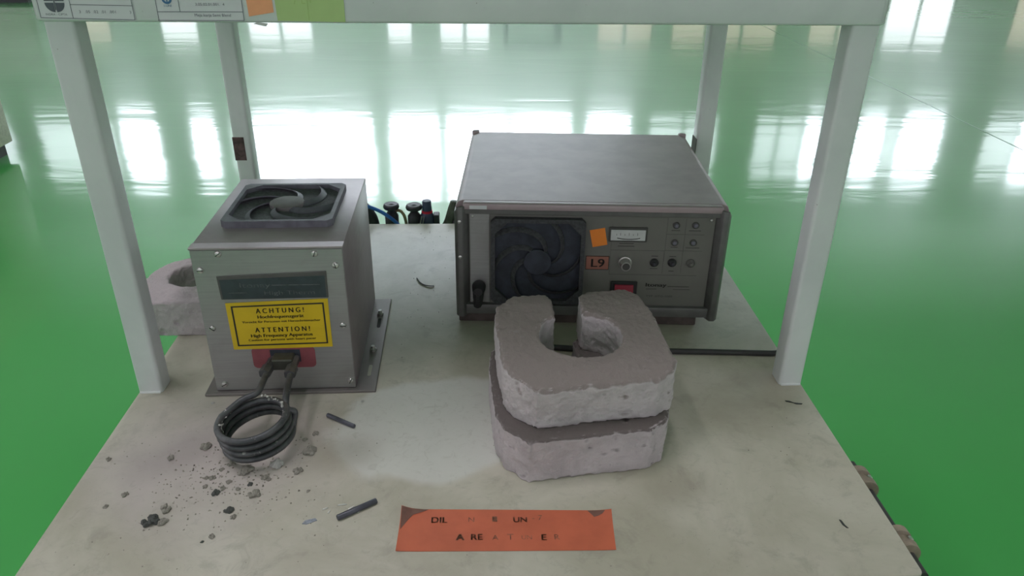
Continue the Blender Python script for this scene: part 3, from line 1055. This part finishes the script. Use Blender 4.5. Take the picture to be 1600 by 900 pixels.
text(tx, 'TYP  HTG-1000', (0.2480, -0.0005, 0.0415), X, Z, width=0.0320, height=0.0027)
tx.build('small_print', 'panel_print', pn)
# knob
kn = MB().lathe([(0.0080, 0), (0.0080, 0.004), (0.0068, 0.0045), (0.0062, 0.0135), (0.0055, 0.0145), (0.002, 0.0145)], 24,
                Matrix.Translation((0.2027, 0, 0.0885)) @ RY90).build('knob', 'knob', GN, True)
MB().lathe([(0.0045, 0.0146), (0.0042, 0.0152), (0.001, 0.0152)], 18, Matrix.Translation((0.2027, 0, 0.0885)) @ RY90).build('knob_cap', 'panel_print', kn, True)
# lamps and toggles
for (u, zz) in ((0.2592, 0.1366), (0.2815, 0.1371), (0.2594, 0.1146), (0.2812, 0.1150)):
    l_ = MB().lathe([(0.0042, 0), (0.0042, 0.0012), (0.0034, 0.0018)], 18, Matrix.Translation((u, 0, zz)) @ RY90).build('indicator_lamp', 'panel_print', GN, True)
    MB().lathe([(0.0028, 0.0016), (0.0024, 0.003), (0.0010, 0.0036)], 14, Matrix.Translation((u, 0, zz)) @ RY90).build('lens', 'fan', l_, True)
for i, (u, zz) in enumerate(((0.2378, 0.0882), (0.2591, 0.0886), (0.2813, 0.0883))):
    b_ = MB().lathe([(0.0052, 0), (0.0052, 0.002), (0.004, 0.0035), (0.003, 0.0045)], 18, Matrix.Translation((u, 0, zz)) @ RY90)
    b_ = b_.build('push_button', 'black' if i < 2 else 'panel_line', GN, True)
    MB().lathe([(0.0022, 0.0040), (0.0022, 0.0062), (0.0012, 0.0070)], 14, Matrix.Translation((u, 0, zz)) @ RY90).build('plunger', 'dark_metal' if i < 2 else 'panel', b_, True)
# power rocker
ps = MB().box(0.1878, 0.2200, -0.0030, 0, 0.0375, 0.0628, 0.0008, 1).build('power_switch', 'black', GN)
MB().prism([(-0.0030, 0.0400), (-0.0085, 0.0400), (-0.0045, 0.0590), (-0.0030, 0.0590)], 0.1925, 0.2150, 'x').build('rocker', 'red_sw', ps)
# foot rails
for (u0, u1) in ((0.0020, 0.1490), (0.2000, 0.2980)):
    MB().box(u0, u1, 0.004, 0.030, 0.0, GZ0, 0.0012, 1).build('foot_rail', 'foot', GN)
    MB().box(u0, u1, GD - 0.050, GD - 0.020, 0.0, GZ0, 0.0012, 1).build('foot_rail', 'foot', GN)


# ---------------------------------------------------------------- refractory bricks
def resample(poly, step):
    out = []
    n = len(poly)
    for i in range(n):
        a, b = Vector(poly[i]), Vector(poly[(i + 1) % n])
        k = max(1, int((b - a).length / step))
        out += [a.lerp(b, j / k) for j in range(k)]
    return out


def brick_mesh(poly, h, seed, voxel=0.0019, amp=0.0022, front_slope=0.0):
    """prism -> voxel remesh -> noise, so that edges round off and chip."""
    mb = MB().prism(poly, 0, h, 'z')
    me = bpy.data.meshes.new('raw')
    me.from_pydata(mb.v, [], mb.f)
    b = bmesh.new()
    b.from_mesh(me)
    bmesh.ops.recalc_face_normals(b, faces=b.faces[:])
    bmesh.ops.triangulate(b, faces=b.faces[:])
    b.to_mesh(me)
    b.free()
    ob = bpy.data.objects.new('raw', me)
    C.objects.link(ob)
    rm = ob.modifiers.new('r', 'REMESH')
    rm.mode = 'VOXEL'
    rm.voxel_size = voxel
    sm = ob.modifiers.new('s', 'SMOOTH')
    sm.factor = 0.5
    sm.iterations = 3
    dg = bpy.context.evaluated_depsgraph_get()
    res = bpy.data.meshes.new_from_object(ob.evaluated_get(dg))
    bpy.data.objects.remove(ob)
    bpy.data.meshes.remove(me)
    S = Vector((seed * 3.1, seed * 1.7, seed * 0.9))
    ymin = min(p[1] for p in poly)
    nrm = [v.normal.copy() for v in res.vertices]
    for v, n in zip(res.vertices, nrm):
        p = v.co.copy()
        d = noise.noise(p * 28 + S) * amp * 0.55 + noise.noise(p * 90 + S) * amp * 0.35 + noise.noise(p * 240 + S) * amp * 0.45
        # pits
        w_ = noise.noise(p * 150 - S)
        if w_ > 0.42:
            d -= (w_ - 0.42) * 0.006
        # chipped edges: diagonal normals wear more
        ed = 1.0 - max(abs(n.x), abs(n.y), abs(n.z))
        d -= ed * (0.002 + 0.012 * max(0.0, noise.noise(p * 75 + S * 2)))
        v.co = p + n * d
        if front_slope:
            k = max(0.0, 1.0 - (p.y - ymin - 0.15 * max(0.0, p.x)) / 0.026)
            k *= min(1.0, p.z / (h * 0.9)) ** 2
            v.co.z -= front_slope * k * (0.8 + 0.6 * noise.noise(p * 40))
    zmin = min(v.co.z for v in res.vertices)
    for v in res.vertices:
        v.co.z = max(0.0, v.co.z - 0.0004) if v.co.z < 0.004 and v.co.z < 0.0012 else v.co.z
    for p in res.polygons:
        p.use_smooth = True
    return res


def arc2(cx, cy, r, a0, a1, n):
    return [(cx + r * math.cos(R(a0 + (a1 - a0) * i / n)), cy + r * math.sin(R(a0 + (a1 - a0) * i / n))) for i in range(n + 1)]


# keyhole brick outline, bench coordinates of the upper brick
HC, HR = (0.1055, -0.0385), 0.0415
sl_l, sl_r = 0.0835, 0.1125
aL = math.degrees(math.acos((sl_l - HC[0]) / HR))
aR = math.degrees(math.acos((sl_r - HC[0]) / HR))
outer_u = [(0.0560, -0.1315), (0.1700, -0.1150), (0.1850, -0.1030), (0.1910, -0.0860), (0.1865, 0.0), (0.1790, 0.0440), (0.1690, 0.0560), (0.1220, 0.0530),
           (0.1125, 0.0430)]
hole_u = arc2(HC[0], HC[1], HR, aR, aL - 360, 30)
tail_u = [(0.0820, 0.0400), (0.0770, 0.0480), (0.0400, 0.0430), (0.0225, 0.0220), (0.0210, -0.0100), (0.0245, -0.0660), (0.0270, -0.0930), (0.0345, -0.1130)]
U = outer_u + hole_u + tail_u
OX, OY = 0.105, -0.04
Ul = [(x - OX, y - OY) for x, y in U]


def brick(name, mesh, mat, loc, rz, label, group, tiltx=0.0):
    o = bpy.data.objects.new(name, mesh)
    mesh.materials.clear()
    mesh.materials.append(M[mat])
    C.objects.link(o)
    o.location = loc
    o.rotation_euler = (tiltx, 0, rz)
    return tag(o, label, 'brick', group)


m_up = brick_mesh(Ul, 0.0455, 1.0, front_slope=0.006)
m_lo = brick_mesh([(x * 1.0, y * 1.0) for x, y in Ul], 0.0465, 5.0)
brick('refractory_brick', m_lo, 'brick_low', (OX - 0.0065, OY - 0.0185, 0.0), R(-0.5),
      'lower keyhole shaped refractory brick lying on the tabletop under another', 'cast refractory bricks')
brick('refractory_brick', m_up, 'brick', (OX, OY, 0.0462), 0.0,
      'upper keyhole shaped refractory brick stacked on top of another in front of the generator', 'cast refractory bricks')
# third brick, seen behind the left post
LC = (-0.352, 0.193)
out3 = arc2(-0.347, 0.187, 0.066, 180, 20, 14)
poly3 = [(-0.388, 0.1185), (-0.4130, 0.1480)] + out3 + [(-0.284, 0.1250), (-0.292, 0.1195)]
slot3 = arc2(LC[0], LC[1], 0.0340, 0, 360, 28)[:-1]


def brick3():
    # round hole: outline with a bridge of zero width towards the right, opened by a narrow slot there
    a = 14
    hole = arc2(LC[0], LC[1], 0.0340, a, 360 - a, 28)
    o3 = [(-0.388, 0.1185), (-0.4130, 0.1480)] + arc2(-0.347, 0.187, 0.066, 180, 25, 14)
    yb, yt = LC[1] - 0.034 * math.sin(R(a)), LC[1] + 0.034 * math.sin(R(a))
    poly = o3 + [(-0.2830, yt)] + hole + [(-0.2830, yb), (-0.2830, 0.1250), (-0.291, 0.1190)]
    return [(x - LC[0], y - LC[1]) for x, y in poly]


m_3 = brick_mesh(brick3(), 0.0460, 9.0)
brick('refractory_brick', m_3, 'brick_pale', (LC[0], LC[1], 0.0), 0.0,
      'pale refractory brick with a round hole behind the left post, overhanging the table edge', 'cast refractory bricks')

# ---------------------------------------------------------------- orange notice on the tabletop
NT_ = thing('paper_notice', 'orange paper notice with faded marker writing and curling corners on the tabletop', 'notice', (0.027, -0.207, 0.0))
g = 24
quad = [(-0.0640, -0.2294), (0.1170, -0.2328), (0.1199, -0.1874), (-0.0632, -0.1811)]


def qp(u, v):
    a = Vector(quad[0]).lerp(Vector(quad[1]), u)
    b = Vector(quad[3]).lerp(Vector(quad[2]), u)
    return a.lerp(b, v)


def notice_z(u, v):
    z_ = 0.0004
    for (cu, cv, k) in ((0, 1, 0.0045), (1, 1, 0.0018), (0, 0, 0.0008), (1, 0, 0.0006)):
        d = math.hypot((u - cu) * 4.0, (v - cv))
        z_ += k * max(0.0, 1 - d / 0.42) ** 2
    return z_


nm = MB()
gu, gv = 40, 12
for k in range(2):
    for j in range(gv + 1):
        for i in range(gu + 1):
            p = qp(i / gu, j / gv)
            nm.v.append((p.x - 0.027, p.y + 0.207, notice_z(i / gu, j / gv) - k * 0.0003))
st_ = gu + 1
for j in range(gv):
    for i in range(gu):
        a = j * st_ + i
        nm.f.append((a, a + 1, a + st_ + 1, a + st_))
        b_ = a + st_ * (gv + 1)
        nm.f.append((b_, b_ + st_, b_ + st_ + 1, b_ + 1))
nm.build('sheet', 'orange_paper', NT_, True)


def notice_patch(name, mat, pts, lift=0.00025):
    p_ = MB()
    vs = []
    for (u, v) in pts:
        q = qp(u, v)
        vs.append((q.x - 0.027, q.y + 0.207, notice_z(u, v) + lift))
    c = Vector((0, 0, 0))
    for v in vs:
        c += Vector(v) / len(vs)
    n = len(vs)
    p_.add(vs + [c], [(i, (i + 1) % n, n) for i in range(n)])
    return p_.build(name, mat, NT_)


# worn, grimy corners
notice_patch('grimy_corner', 'orange_dirty', [(0.002, 0.99), (0.05, 0.99), (0.13, 0.985), (0.09, 0.93), (0.06, 0.86), (0.04, 0.74), (0.022, 0.62), (0.006, 0.50)])
notice_patch('grimy_corner', 'orange_dirty', [(0.885, 0.985), (0.97, 0.985), (0.955, 0.90), (0.935, 0.85), (0.915, 0.82), (0.90, 0.91)])
tx = MB()
mat_up = Vector((0, 1, 0))
wr = Vector((1, -0.02, 0))


def npos(u, v):
    q = qp(u, v)
    return (q.x - 0.027, q.y + 0.207, 0.00075)


text(tx, 'DIL', npos(0.185, 0.66), wr, mat_up, height=0.0066, bold=0.0003)
text(tx, 'N', npos(0.335, 0.68), wr, mat_up, height=0.0056)
text(tx, 'II', npos(0.445, 0.69), wr, mat_up, height=0.0062, bold=0.0006)
text(tx, 'UN', npos(0.565, 0.68), wr, mat_up, height=0.0060, bold=0.0002)
text(tx, '- 7', npos(0.645, 0.73), wr, mat_up, height=0.0060)
text(tx, 'A', npos(0.288, 0.24), wr, mat_up, height=0.0070, bold=0.0006)
text(tx, 'RE', npos(0.365, 0.25), wr, mat_up, height=0.0066, bold=0.0003)
text(tx, 'A', npos(0.450, 0.25), wr, mat_up, height=0.0055)
text(tx, 'T', npos(0.520, 0.25), wr, mat_up, height=0.0066)
text(tx, 'UN', npos(0.595, 0.26), wr, mat_up, height=0.0045)
text(tx, 'E', npos(0.675, 0.24), wr, mat_up, height=0.0066, bold=0.0004)
text(tx, 'R', npos(0.735, 0.25), wr, mat_up, height=0.0060)
tx.build('lettering', 'marker', NT_)

# ---------------------------------------------------------------- rods, cable
for (a, b, rr, lab) in (((-0.1513, -0.0460), (-0.1210, -0.0657), 0.0023, 'short dark graphite rod nearest the heater box'),
                        ((-0.1172, -0.1925), (-0.0862, -0.1722), 0.0026, 'longer blue-grey graphite rod left of the orange notice')):
    A, B = Vector((*a, rr)), Vector((*b, rr))
    c = (A + B) / 2
    d = (B - A).normalized()
    L_ = (B - A).length
    rod = MB().tube([A - c, A - c + d * 0.0006, B - c - d * 0.0006, B - c], [rr * 0.85, rr, rr, rr * 0.85], 14).build('graphite_rod', 'graphite', None, True)
    rod.location = c
    tag(rod, lab, 'rod', 'graphite rods on the tabletop')

cab = MB()
cr_ = 0.0034
cab.tube(spline([(0.06, 0.085, cr_), (0.10, 0.077, cr_), (0.15, 0.071, cr_), (0.235, 0.0665, cr_), (0.30, 0.063, cr_), (0.345, 0.060, cr_),
                 (0.3585, 0.060, cr_ + 0.0005), (0.3660, 0.060, -0.004), (0.3670, 0.060, -0.05), (0.3660, 0.062, -0.30), (0.3850, 0.08, -0.60), (0.42, 0.12, -0.7462)], 8), cr_, 10)
o = cab.build('power_cable', 'rubber', None, True)
tag(o, 'black rubber cable running behind the bricks to the right post', 'cable')

# ---------------------------------------------------------------- slag lumps and crumbs
def lump_mesh(seed, squash):
    """a crumbly cluster of fused knobs"""
    b = bmesh.new()
    rnd = random.Random(seed)
    stretch = rnd.uniform(0.75, 1.15)
    for k in range(rnd.randint(11, 15)):
        th, q = rnd.uniform(0, 6.28), rnd.uniform(0.1, 0.85)
        c = Vector((q * math.cos(th) * stretch, q * math.sin(th) * 0.8, rnd.uniform(0.12, 0.75) * (1.1 - 0.6 * q)))
        bmesh.ops.create_icosphere(b, subdivisions=2, radius=rnd.uniform(.20, .42), matrix=Matrix.Translation(c))
    for v in b.verts:
        p = v.co.copy()
        d = noise.noise_vector(p * 4.2 + Vector((seed, 0, 0))) * 0.16 + noise.noise_vector(p * 10 + Vector((0, seed, 0))) * 0.07
        v.co = p + d
        v.co.z = max(0.0, v.co.z * squash)
    me = bpy.data.meshes.new('slag_lump')
    b.to_mesh(me)
    b.free()
    return me


LM = {}
for i in range(5):
    for mt_ in ('slag', 'slag_dark', 'slag_white'):
        if i == 0:
            LM[mt_] = []
        me = lump_mesh(i * 7 + 3, 0.9)
        me.materials.append(M[mt_])
        LM[mt_].append(me)
lumps = [(-0.2598, -0.0923, 0.0049), (-0.287, -0.1085, 0.0034), (-0.2399, -0.1364, 0.0026), (-0.2461, -0.1363, 0.0022), (-0.2235, -0.142, 0.003),
         (-0.2311, -0.1568, 0.0034), (-0.227, -0.1507, 0.0026), (-0.1963, -0.1601, 0.0045), (-0.2105, -0.1293, 0.0064), (-0.1849, -0.1219, 0.0067),
         (-0.1926, -0.1376, 0.003), (-0.1876, -0.1403, 0.0022), (-0.1638, -0.1291, 0.0038), (-0.1597, -0.1004, 0.006), (-0.167, -0.0828, 0.003),
         (-0.1583, -0.074, 0.003), (-0.269, -0.1762, 0.0045), (-0.2753, -0.1919, 0.006), (-0.2640, -0.1922, 0.0040), (-0.2126, -0.1799, 0.0049),
         (-0.2069, -0.187, 0.0026), (-0.2177, -0.2092, 0.0026), (-0.3105, -0.1565, 0.0026), (-0.3218, -0.1713, 0.0022), (-0.2755, -0.02, 0.0019),
         (-0.1191, -0.0208, 0.0017), (-0.346, -0.1085, 0.0026), (-0.2286, -0.1182, 0.003), (-0.1487, -0.1564, 0.0017), (-0.2245, -0.2149, 0.0017),
         (-0.2430, -0.1480, 0.0022), (-0.2120, -0.1520, 0.0022), (-0.2350, -0.1250, 0.0020), (-0.2040, -0.1460, 0.0024)]
own = {0: ('grey slag lump just left of the coil', 'slag'),
       8: ('slag lump in front of the coil, closest to its lowest turn', 'slag'),
       9: ('tallest whitish slag lump at the right front of the coil', 'slag_white'),
       13: ('large grey slag lump right of the coil', 'slag'),
       12: ('small grey slag lump right of the tall whitish lump', 'slag'),
       17: ('largest dark slag lump, nearest the left front of the tabletop', 'slag_dark'),
       18: ('grey slag lump touching the largest dark lump on its right', 'slag'),
       16: ('ragged slag lump just behind the largest dark lump', 'slag'),
       19: ('slag lump midway between the coil and the front edge', 'slag_dark'),
       7: ('slag lump in front of the tall whitish lump, toward the front edge', 'slag'),
       1: ('pinkish grey slag lump furthest out on the dusty stain left of the coil', 'slag'),
       24: ('tiny pale chip in front of the heater base plate at its left corner', 'slag_white'),
       25: ('tiny pale chip right of the heater base plate corner', 'slag_white'),
       26: ('pale slag crumb beside the left edge of the tabletop', 'slag'),
       21: ('small lone slag lump near the front edge below the coil', 'slag')}
for i, (x, y, s) in enumerate(lumps):
    lab, mt_ = own.get(i, ('small slag lump among the debris scattered in front of the coil', 'slag_dark' if i % 4 == 1 else 'slag'))
    o = bpy.data.objects.new('slag_lump', LM[mt_][i % 5])
    C.objects.link(o)
    o.location = (x, y, 0)
    o.rotation_euler = (0, 0, i * 1.9)
    hz = 1.5 if i == 9 else 1.0
    o.scale = (s * 1.25, s * 1.2, s * hz * 1.15)
    tag(o, lab, 'slag lump', 'slag lumps on the tabletop')

cm = MB()
rnd = random.Random(21)


def crumb(x, y, s):
    a = rnd.uniform(0, 6.28)
    vs = []
    for k in range(4):
        th = a + k * 1.57 + rnd.uniform(-.4, .4)
        q = s * rnd.uniform(0.6, 1.3)
        vs.append((x + q * math.cos(th), y + q * math.sin(th), 0.0))
    vs.append((x + rnd.uniform(-.3, .3) * s, y + rnd.uniform(-.3, .3) * s, s * rnd.uniform(0.6, 1.2)))
    cm.add(vs, [(0, 1, 4), (1, 2, 4), (2, 3, 4), (3, 0, 4), (3, 2, 1, 0)])


for i in range(330):
    x, y = rnd.gauss(-0.222, 0.034), rnd.gauss(-0.138, 0.026)
    if -0.35 < x < -0.05 and -0.25 < y < -0.02:
        crumb(x, y, rnd.choice((0.0005, 0.0006, 0.0008, 0.0012)))
for i in range(90):
    crumb(rnd.uniform(-0.34, -0.12), rnd.uniform(-0.24, -0.03), rnd.choice((0.0005, 0.0006, 0.0009)))
for i in range(70):
    crumb(rnd.uniform(-0.34, 0.345), rnd.uniform(-0.25, -0.01), rnd.choice((0.0004, 0.0006, 0.0008)))
for i in range(50):
    crumb(rnd.uniform(-0.09, -0.03), rnd.uniform(0.05, 0.45), rnd.choice((0.0005, 0.0008)))
o = cm.build('slag_crumbs', 'crumb')
tag(o, 'fine dark crumbs scattered over the tabletop', 'crumbs', kind='stuff')

# shards, flakes and a bent wire
for (x, y, l_, a, lab) in ((-0.0975, -0.1790, 0.013, 0.9, 'thin white shard lying beside the longer rod, farthest right'), (-0.1160, -0.1745, 0.008, 0.1, 'flat white shard behind the longer rod'),
                           (-0.1075, -0.1785, 0.007, 0.7, 'thin white shard between the flat shard and the longer rod'),
                           (-0.1300, -0.1790, 0.005, 0.5, 'small white chip at the left of the white shards'),
                           (-0.1260, -0.1830, 0.004, 1.2, 'tiny white chip near the blue-grey flake')):
    s_ = MB().prism([(-l_ / 2, -0.0006), (l_ / 2, -0.0003), (l_ / 2 - 0.001, 0.0006), (-l_ / 2 + 0.0008, 0.0007)], 0, 0.0009, 'z').build('shard', 'shard')
    s_.location = (x, y, 0)
    s_.rotation_euler = (0, 0, a)
    tag(s_, lab, 'shard', 'white shards by the longer rod')
fk = MB().prism([(-0.006, -0.003), (-0.002, -0.0035), (0.006, 0.001), (0.004, 0.0035), (-0.004, 0.001)], 0, 0.0006, 'z').build('flake', 'smudge')
fk.location = (-0.1405, -0.1935, 0)
tag(fk, 'blue-grey flake left of the longer rod', 'flake')
fk = MB().prism([(-0.0085, 0.003), (-0.004, 0.002), (-0.001, -0.0008), (0.008, -0.0028), (0.007, -0.0038), (0.001, -0.0032), (-0.002, -0.0008), (-0.008, 0.0015)], 0, 0.0008, 'z').build('flake', 'black')
fk.location = (0.3395, -0.0325, 0)
tag(fk, 'black peeled flake in front of the right post', 'flake')
fk = MB().prism([(-0.001, 0.005), (0.0006, 0.004), (0.0015, -0.002), (0.003, -0.005), (0.0015, -0.0045), (-0.0005, -0.001)], 0, 0.0007, 'z').build('flake', 'black')
fk.location = (0.3170, -0.2085, 0)
tag(fk, 'thin black flake near the right front corner of the tabletop', 'flake')
wr_ = MB().tube(spline([(-0.083, 0.268, 0.0008), (-0.078, 0.255, 0.0010), (-0.071, 0.247, 0.0008), (-0.063, 0.243, 0.0012), (-0.058, 0.244, 0.0009)], 6), 0.0008, 6)
o = wr_.build('wire_scrap', 'black', None, True)
tag(o, 'short bent black wire scrap between heater and generator', 'wire')

# ---------------------------------------------------------------- valve manifold behind the bench
VM = thing('valve_manifold', 'dark valve manifold with two handwheels fixed behind the rear table edge', 'valve', (-0.10, 0.520, -0.085))
VX, VY, VZ = -0.10, 0.520, -0.085


def vl(x, y, z):
    return (x - VX, y - VY, z - VZ)


MB().tube([vl(-0.205, 0.52, -0.075), vl(-0.02, 0.52, -0.075)], 0.011, 16).build('pipe', 'dark_metal', VM, True)
for x in (-0.19, -0.035):
    MB().box(x - VX - 0.006, x - VX + 0.006, 0.4675 - VY, 0.512 - VY, -0.0175 - VZ, -0.0125 - VZ).build('bracket', 'dark_metal', VM)
    MB().box(x - VX - 0.006, x - VX + 0.006, 0.508 - VY, 0.513 - VY, -0.085 - VZ, -0.0125 - VZ).build('bracket', 'dark_metal', VM)
for (x, zt, rr) in ((-0.1440, 0.0155, 0.0135), (-0.1060, 0.0140, 0.0140)):
    T = Matrix.Translation(vl(x, 0.52, -0.075))
    hh = zt + 0.075
    v_ = MB().lathe([(0.010, 0.0), (0.010, 0.03), (0.0115, 0.035), (0.0115, hh - 0.022), (0.0075, hh - 0.016), (0.0045, hh - 0.012), (0.0045, hh - 0.009)], 18, T)
    v_ = v_.build('valve', 'dark_metal', VM, True)
    MB().lathe([(rr * 0.45, hh - 0.0115), (rr * 0.92, hh - 0.0095), (rr, hh - 0.0065), (rr * 0.95, hh - 0.003), (rr * 0.8, hh - 0.0015), (rr * 0.35, hh - 0.0022), (rr * 0.15, hh - 0.001)], 22, T
               ).build('handwheel', 'dark_metal', v_, True)
T = Matrix.Translation(vl(-0.0845, 0.52, -0.075))
rg = MB().lathe([(0.013, 0.0), (0.0135, 0.05), (0.0125, 0.065), (0.0095, 0.0735)], 20, T).build('regulator', 'navy', VM, True)
MB().lathe([(0.0093, 0.0735), (0.0093, 0.0775)], 20, T).build('red_ring', 'red_ring', rg, True)
MB().lathe([(0.0083, 0.0775), (0.0075, 0.093), (0.0070, 0.0945), (0.003, 0.0947)], 20, T).build('cap', 'navy', rg, True)
for (x, rz_) in ((-0.0965, 0.4), (-0.0925, 0.0)):
    MB().tube([vl(x + 0.004, 0.507, -0.004), vl(x - 0.002, 0.505, -0.030), vl(x - 0.001, 0.505, -0.066)], 0.0012, 6).build('clip_wire', 'screw', rg, True)
T = Matrix.Translation(vl(-0.0535, 0.52, -0.075)) @ Matrix.Rotation(R(10), 4, 'Y')
gf = MB().lathe([(0.016, 0.0), (0.016, 0.045), (0.012, 0.06), (0.0095, 0.082), (0.0075, 0.094), (0.004, 0.095)], 8, T).build('hose_fitting', 'green_brass', VM)
MB().box(-0.0735 - VX, -0.064 - VX, 0.512 - VY, 0.53 - VY, -0.070 - VZ, -0.004 - VZ, 0.0012, 1).build('fitting_block', 'dark_metal', VM)
hs = MB().tube(spline([(-0.210, 0.4800, 0.0240), (-0.190, 0.500, 0.0195), (-0.165, 0.505, 0.0085), (-0.145, 0.505, -0.0050), (-0.131, 0.505, -0.0190), (-0.124, 0.505, -0.033), (-0.120, 0.509, -0.066)], 8), 0.0030, 10)
hs = hs.build('water_hose', 'blue_hose', None, True)
tag(hs, 'bright blue hose bending down behind the rear table edge', 'hose', 'hoses behind the bench')
hs = MB().tube(spline([(-0.141, 0.524, -0.004), (-0.1345, 0.524, 0.0005), (-0.1275, 0.524, -0.0025), (-0.1225, 0.524, -0.013), (-0.1205, 0.524, -0.030), (-0.1205, 0.524, -0.066)], 8), 0.0026, 10)
hs = hs.build('water_hose', 'amber_hose', None, True)
tag(hs, 'short amber hose looping between the two valve handwheels', 'hose', 'hoses behind the bench')
hs = MB().tube(spline([(-0.215, 0.515, 0.021), (-0.195, 0.520, 0.0130), (-0.181, 0.522, -0.004), (-0.1745, 0.522, -0.025), (-0.172, 0.522, -0.066)], 8), 0.0090, 14)
hs = hs.build('water_hose', 'rubber', None, True)
tag(hs, 'thick black hose curving down behind the heater box', 'hose', 'hoses behind the bench')

# ---------------------------------------------------------------- rod in two clamps under the right edge
RC = thing('clamped_rail', 'black rod held by two tan plastic clamps along the right table edge', 'rail', (0.372, -0.18, -0.024))
rx, rz0 = 0.3745, -0.0235
MB().tube([(0.0025, -0.066, 0.0005), (0.0025, 0.075, 0.0005)], 0.0045, 12).build('rod', 'rubber', RC, True)
for y in (-0.132, -0.2105):
    T = Matrix.Translation((0.0005, y + 0.18, 0)) @ Matrix.Rotation(R(90), 4, 'X') @ Matrix.Translation((0, 0, -0.013))
    c_ = MB().lathe([(0.0085, 0), (0.0122, 0.0008), (0.0125, 0.0085), (0.0095, 0.010), (0.0095, 0.016), (0.0125, 0.0175), (0.0122, 0.0250), (0.0085, 0.026)], 20, T)
    c_ = c_.build('clamp', 'tan', RC, True)
    MB().lathe([(0.0030, 0), (0.0030, 0.001), (0.0018, 0.002)], 10, Matrix.Translation((0.0078, y + 0.1800, 0.0070)) @ Matrix.Rotation(R(40), 4, 'Y')).build('clamp_screw', 'screw', c_, True)

# ---------------------------------------------------------------- things standing in the hall
CB = thing('floor_cabinet', 'cream steel cabinet with louvred side standing on the floor at far left', 'cabinet', (-2.735, 2.95, FLOOR), R(0))
MB().box(-0.33, 0.33, -0.30, 0.30, 0.06, 0.85, 0.008, 2).build('body', 'cabinet', CB, True)
MB().box(-0.30, 0.30, -0.27, 0.27, 0.0, 0.06).build('plinth', 'black', CB)
for k in range(9):
    MB().box(0.3295, 0.3335, -0.22, -0.02, 0.14 + k * 0.045, 0.155 + k * 0.045).build('louvre', 'panel_print', CB)
    MB().box(0.02, 0.26, -0.3035, -0.2995, 0.14 + k * 0.045, 0.155 + k * 0.045).build('louvre', 'panel_print', CB)
FT = thing('far_table', 'dark legged table far away on the green floor', 'table', (0.75, 11.0, FLOOR))
MB().box(-0.42, 0.42, -0.35, 0.35, 0.74, 0.79, 0.004, 1).build('table_top', 'green_brass', FT)
for sx in (-0.38, 0.38):
    for sy in (-0.31, 0.31):
        MB().box(sx - 0.025, sx + 0.025, sy - 0.025, sy + 0.025, 0, 0.74).build('leg', 'dark_metal', FT)
LB = thing('low_cabinet', 'long white low cabinet with a dark plinth far away at the left', 'cabinet', (-7.3, 9.35, FLOOR))
MB().box(-2.0, 2.0, -0.28, 0.28, 0.05, 0.85, 0.006, 1).build('body', 'wall', LB)
MB().box(-1.97, 1.97, -0.27, 0.27, 0.0, 0.05).build('plinth', 'dark_metal', LB)
for k in range(5):
    MB().box(-1.96 + k * 0.79, -1.20 + k * 0.79, -0.295, -0.28, 0.12, 0.82, 0.003, 1).build('door', 'wall', LB)
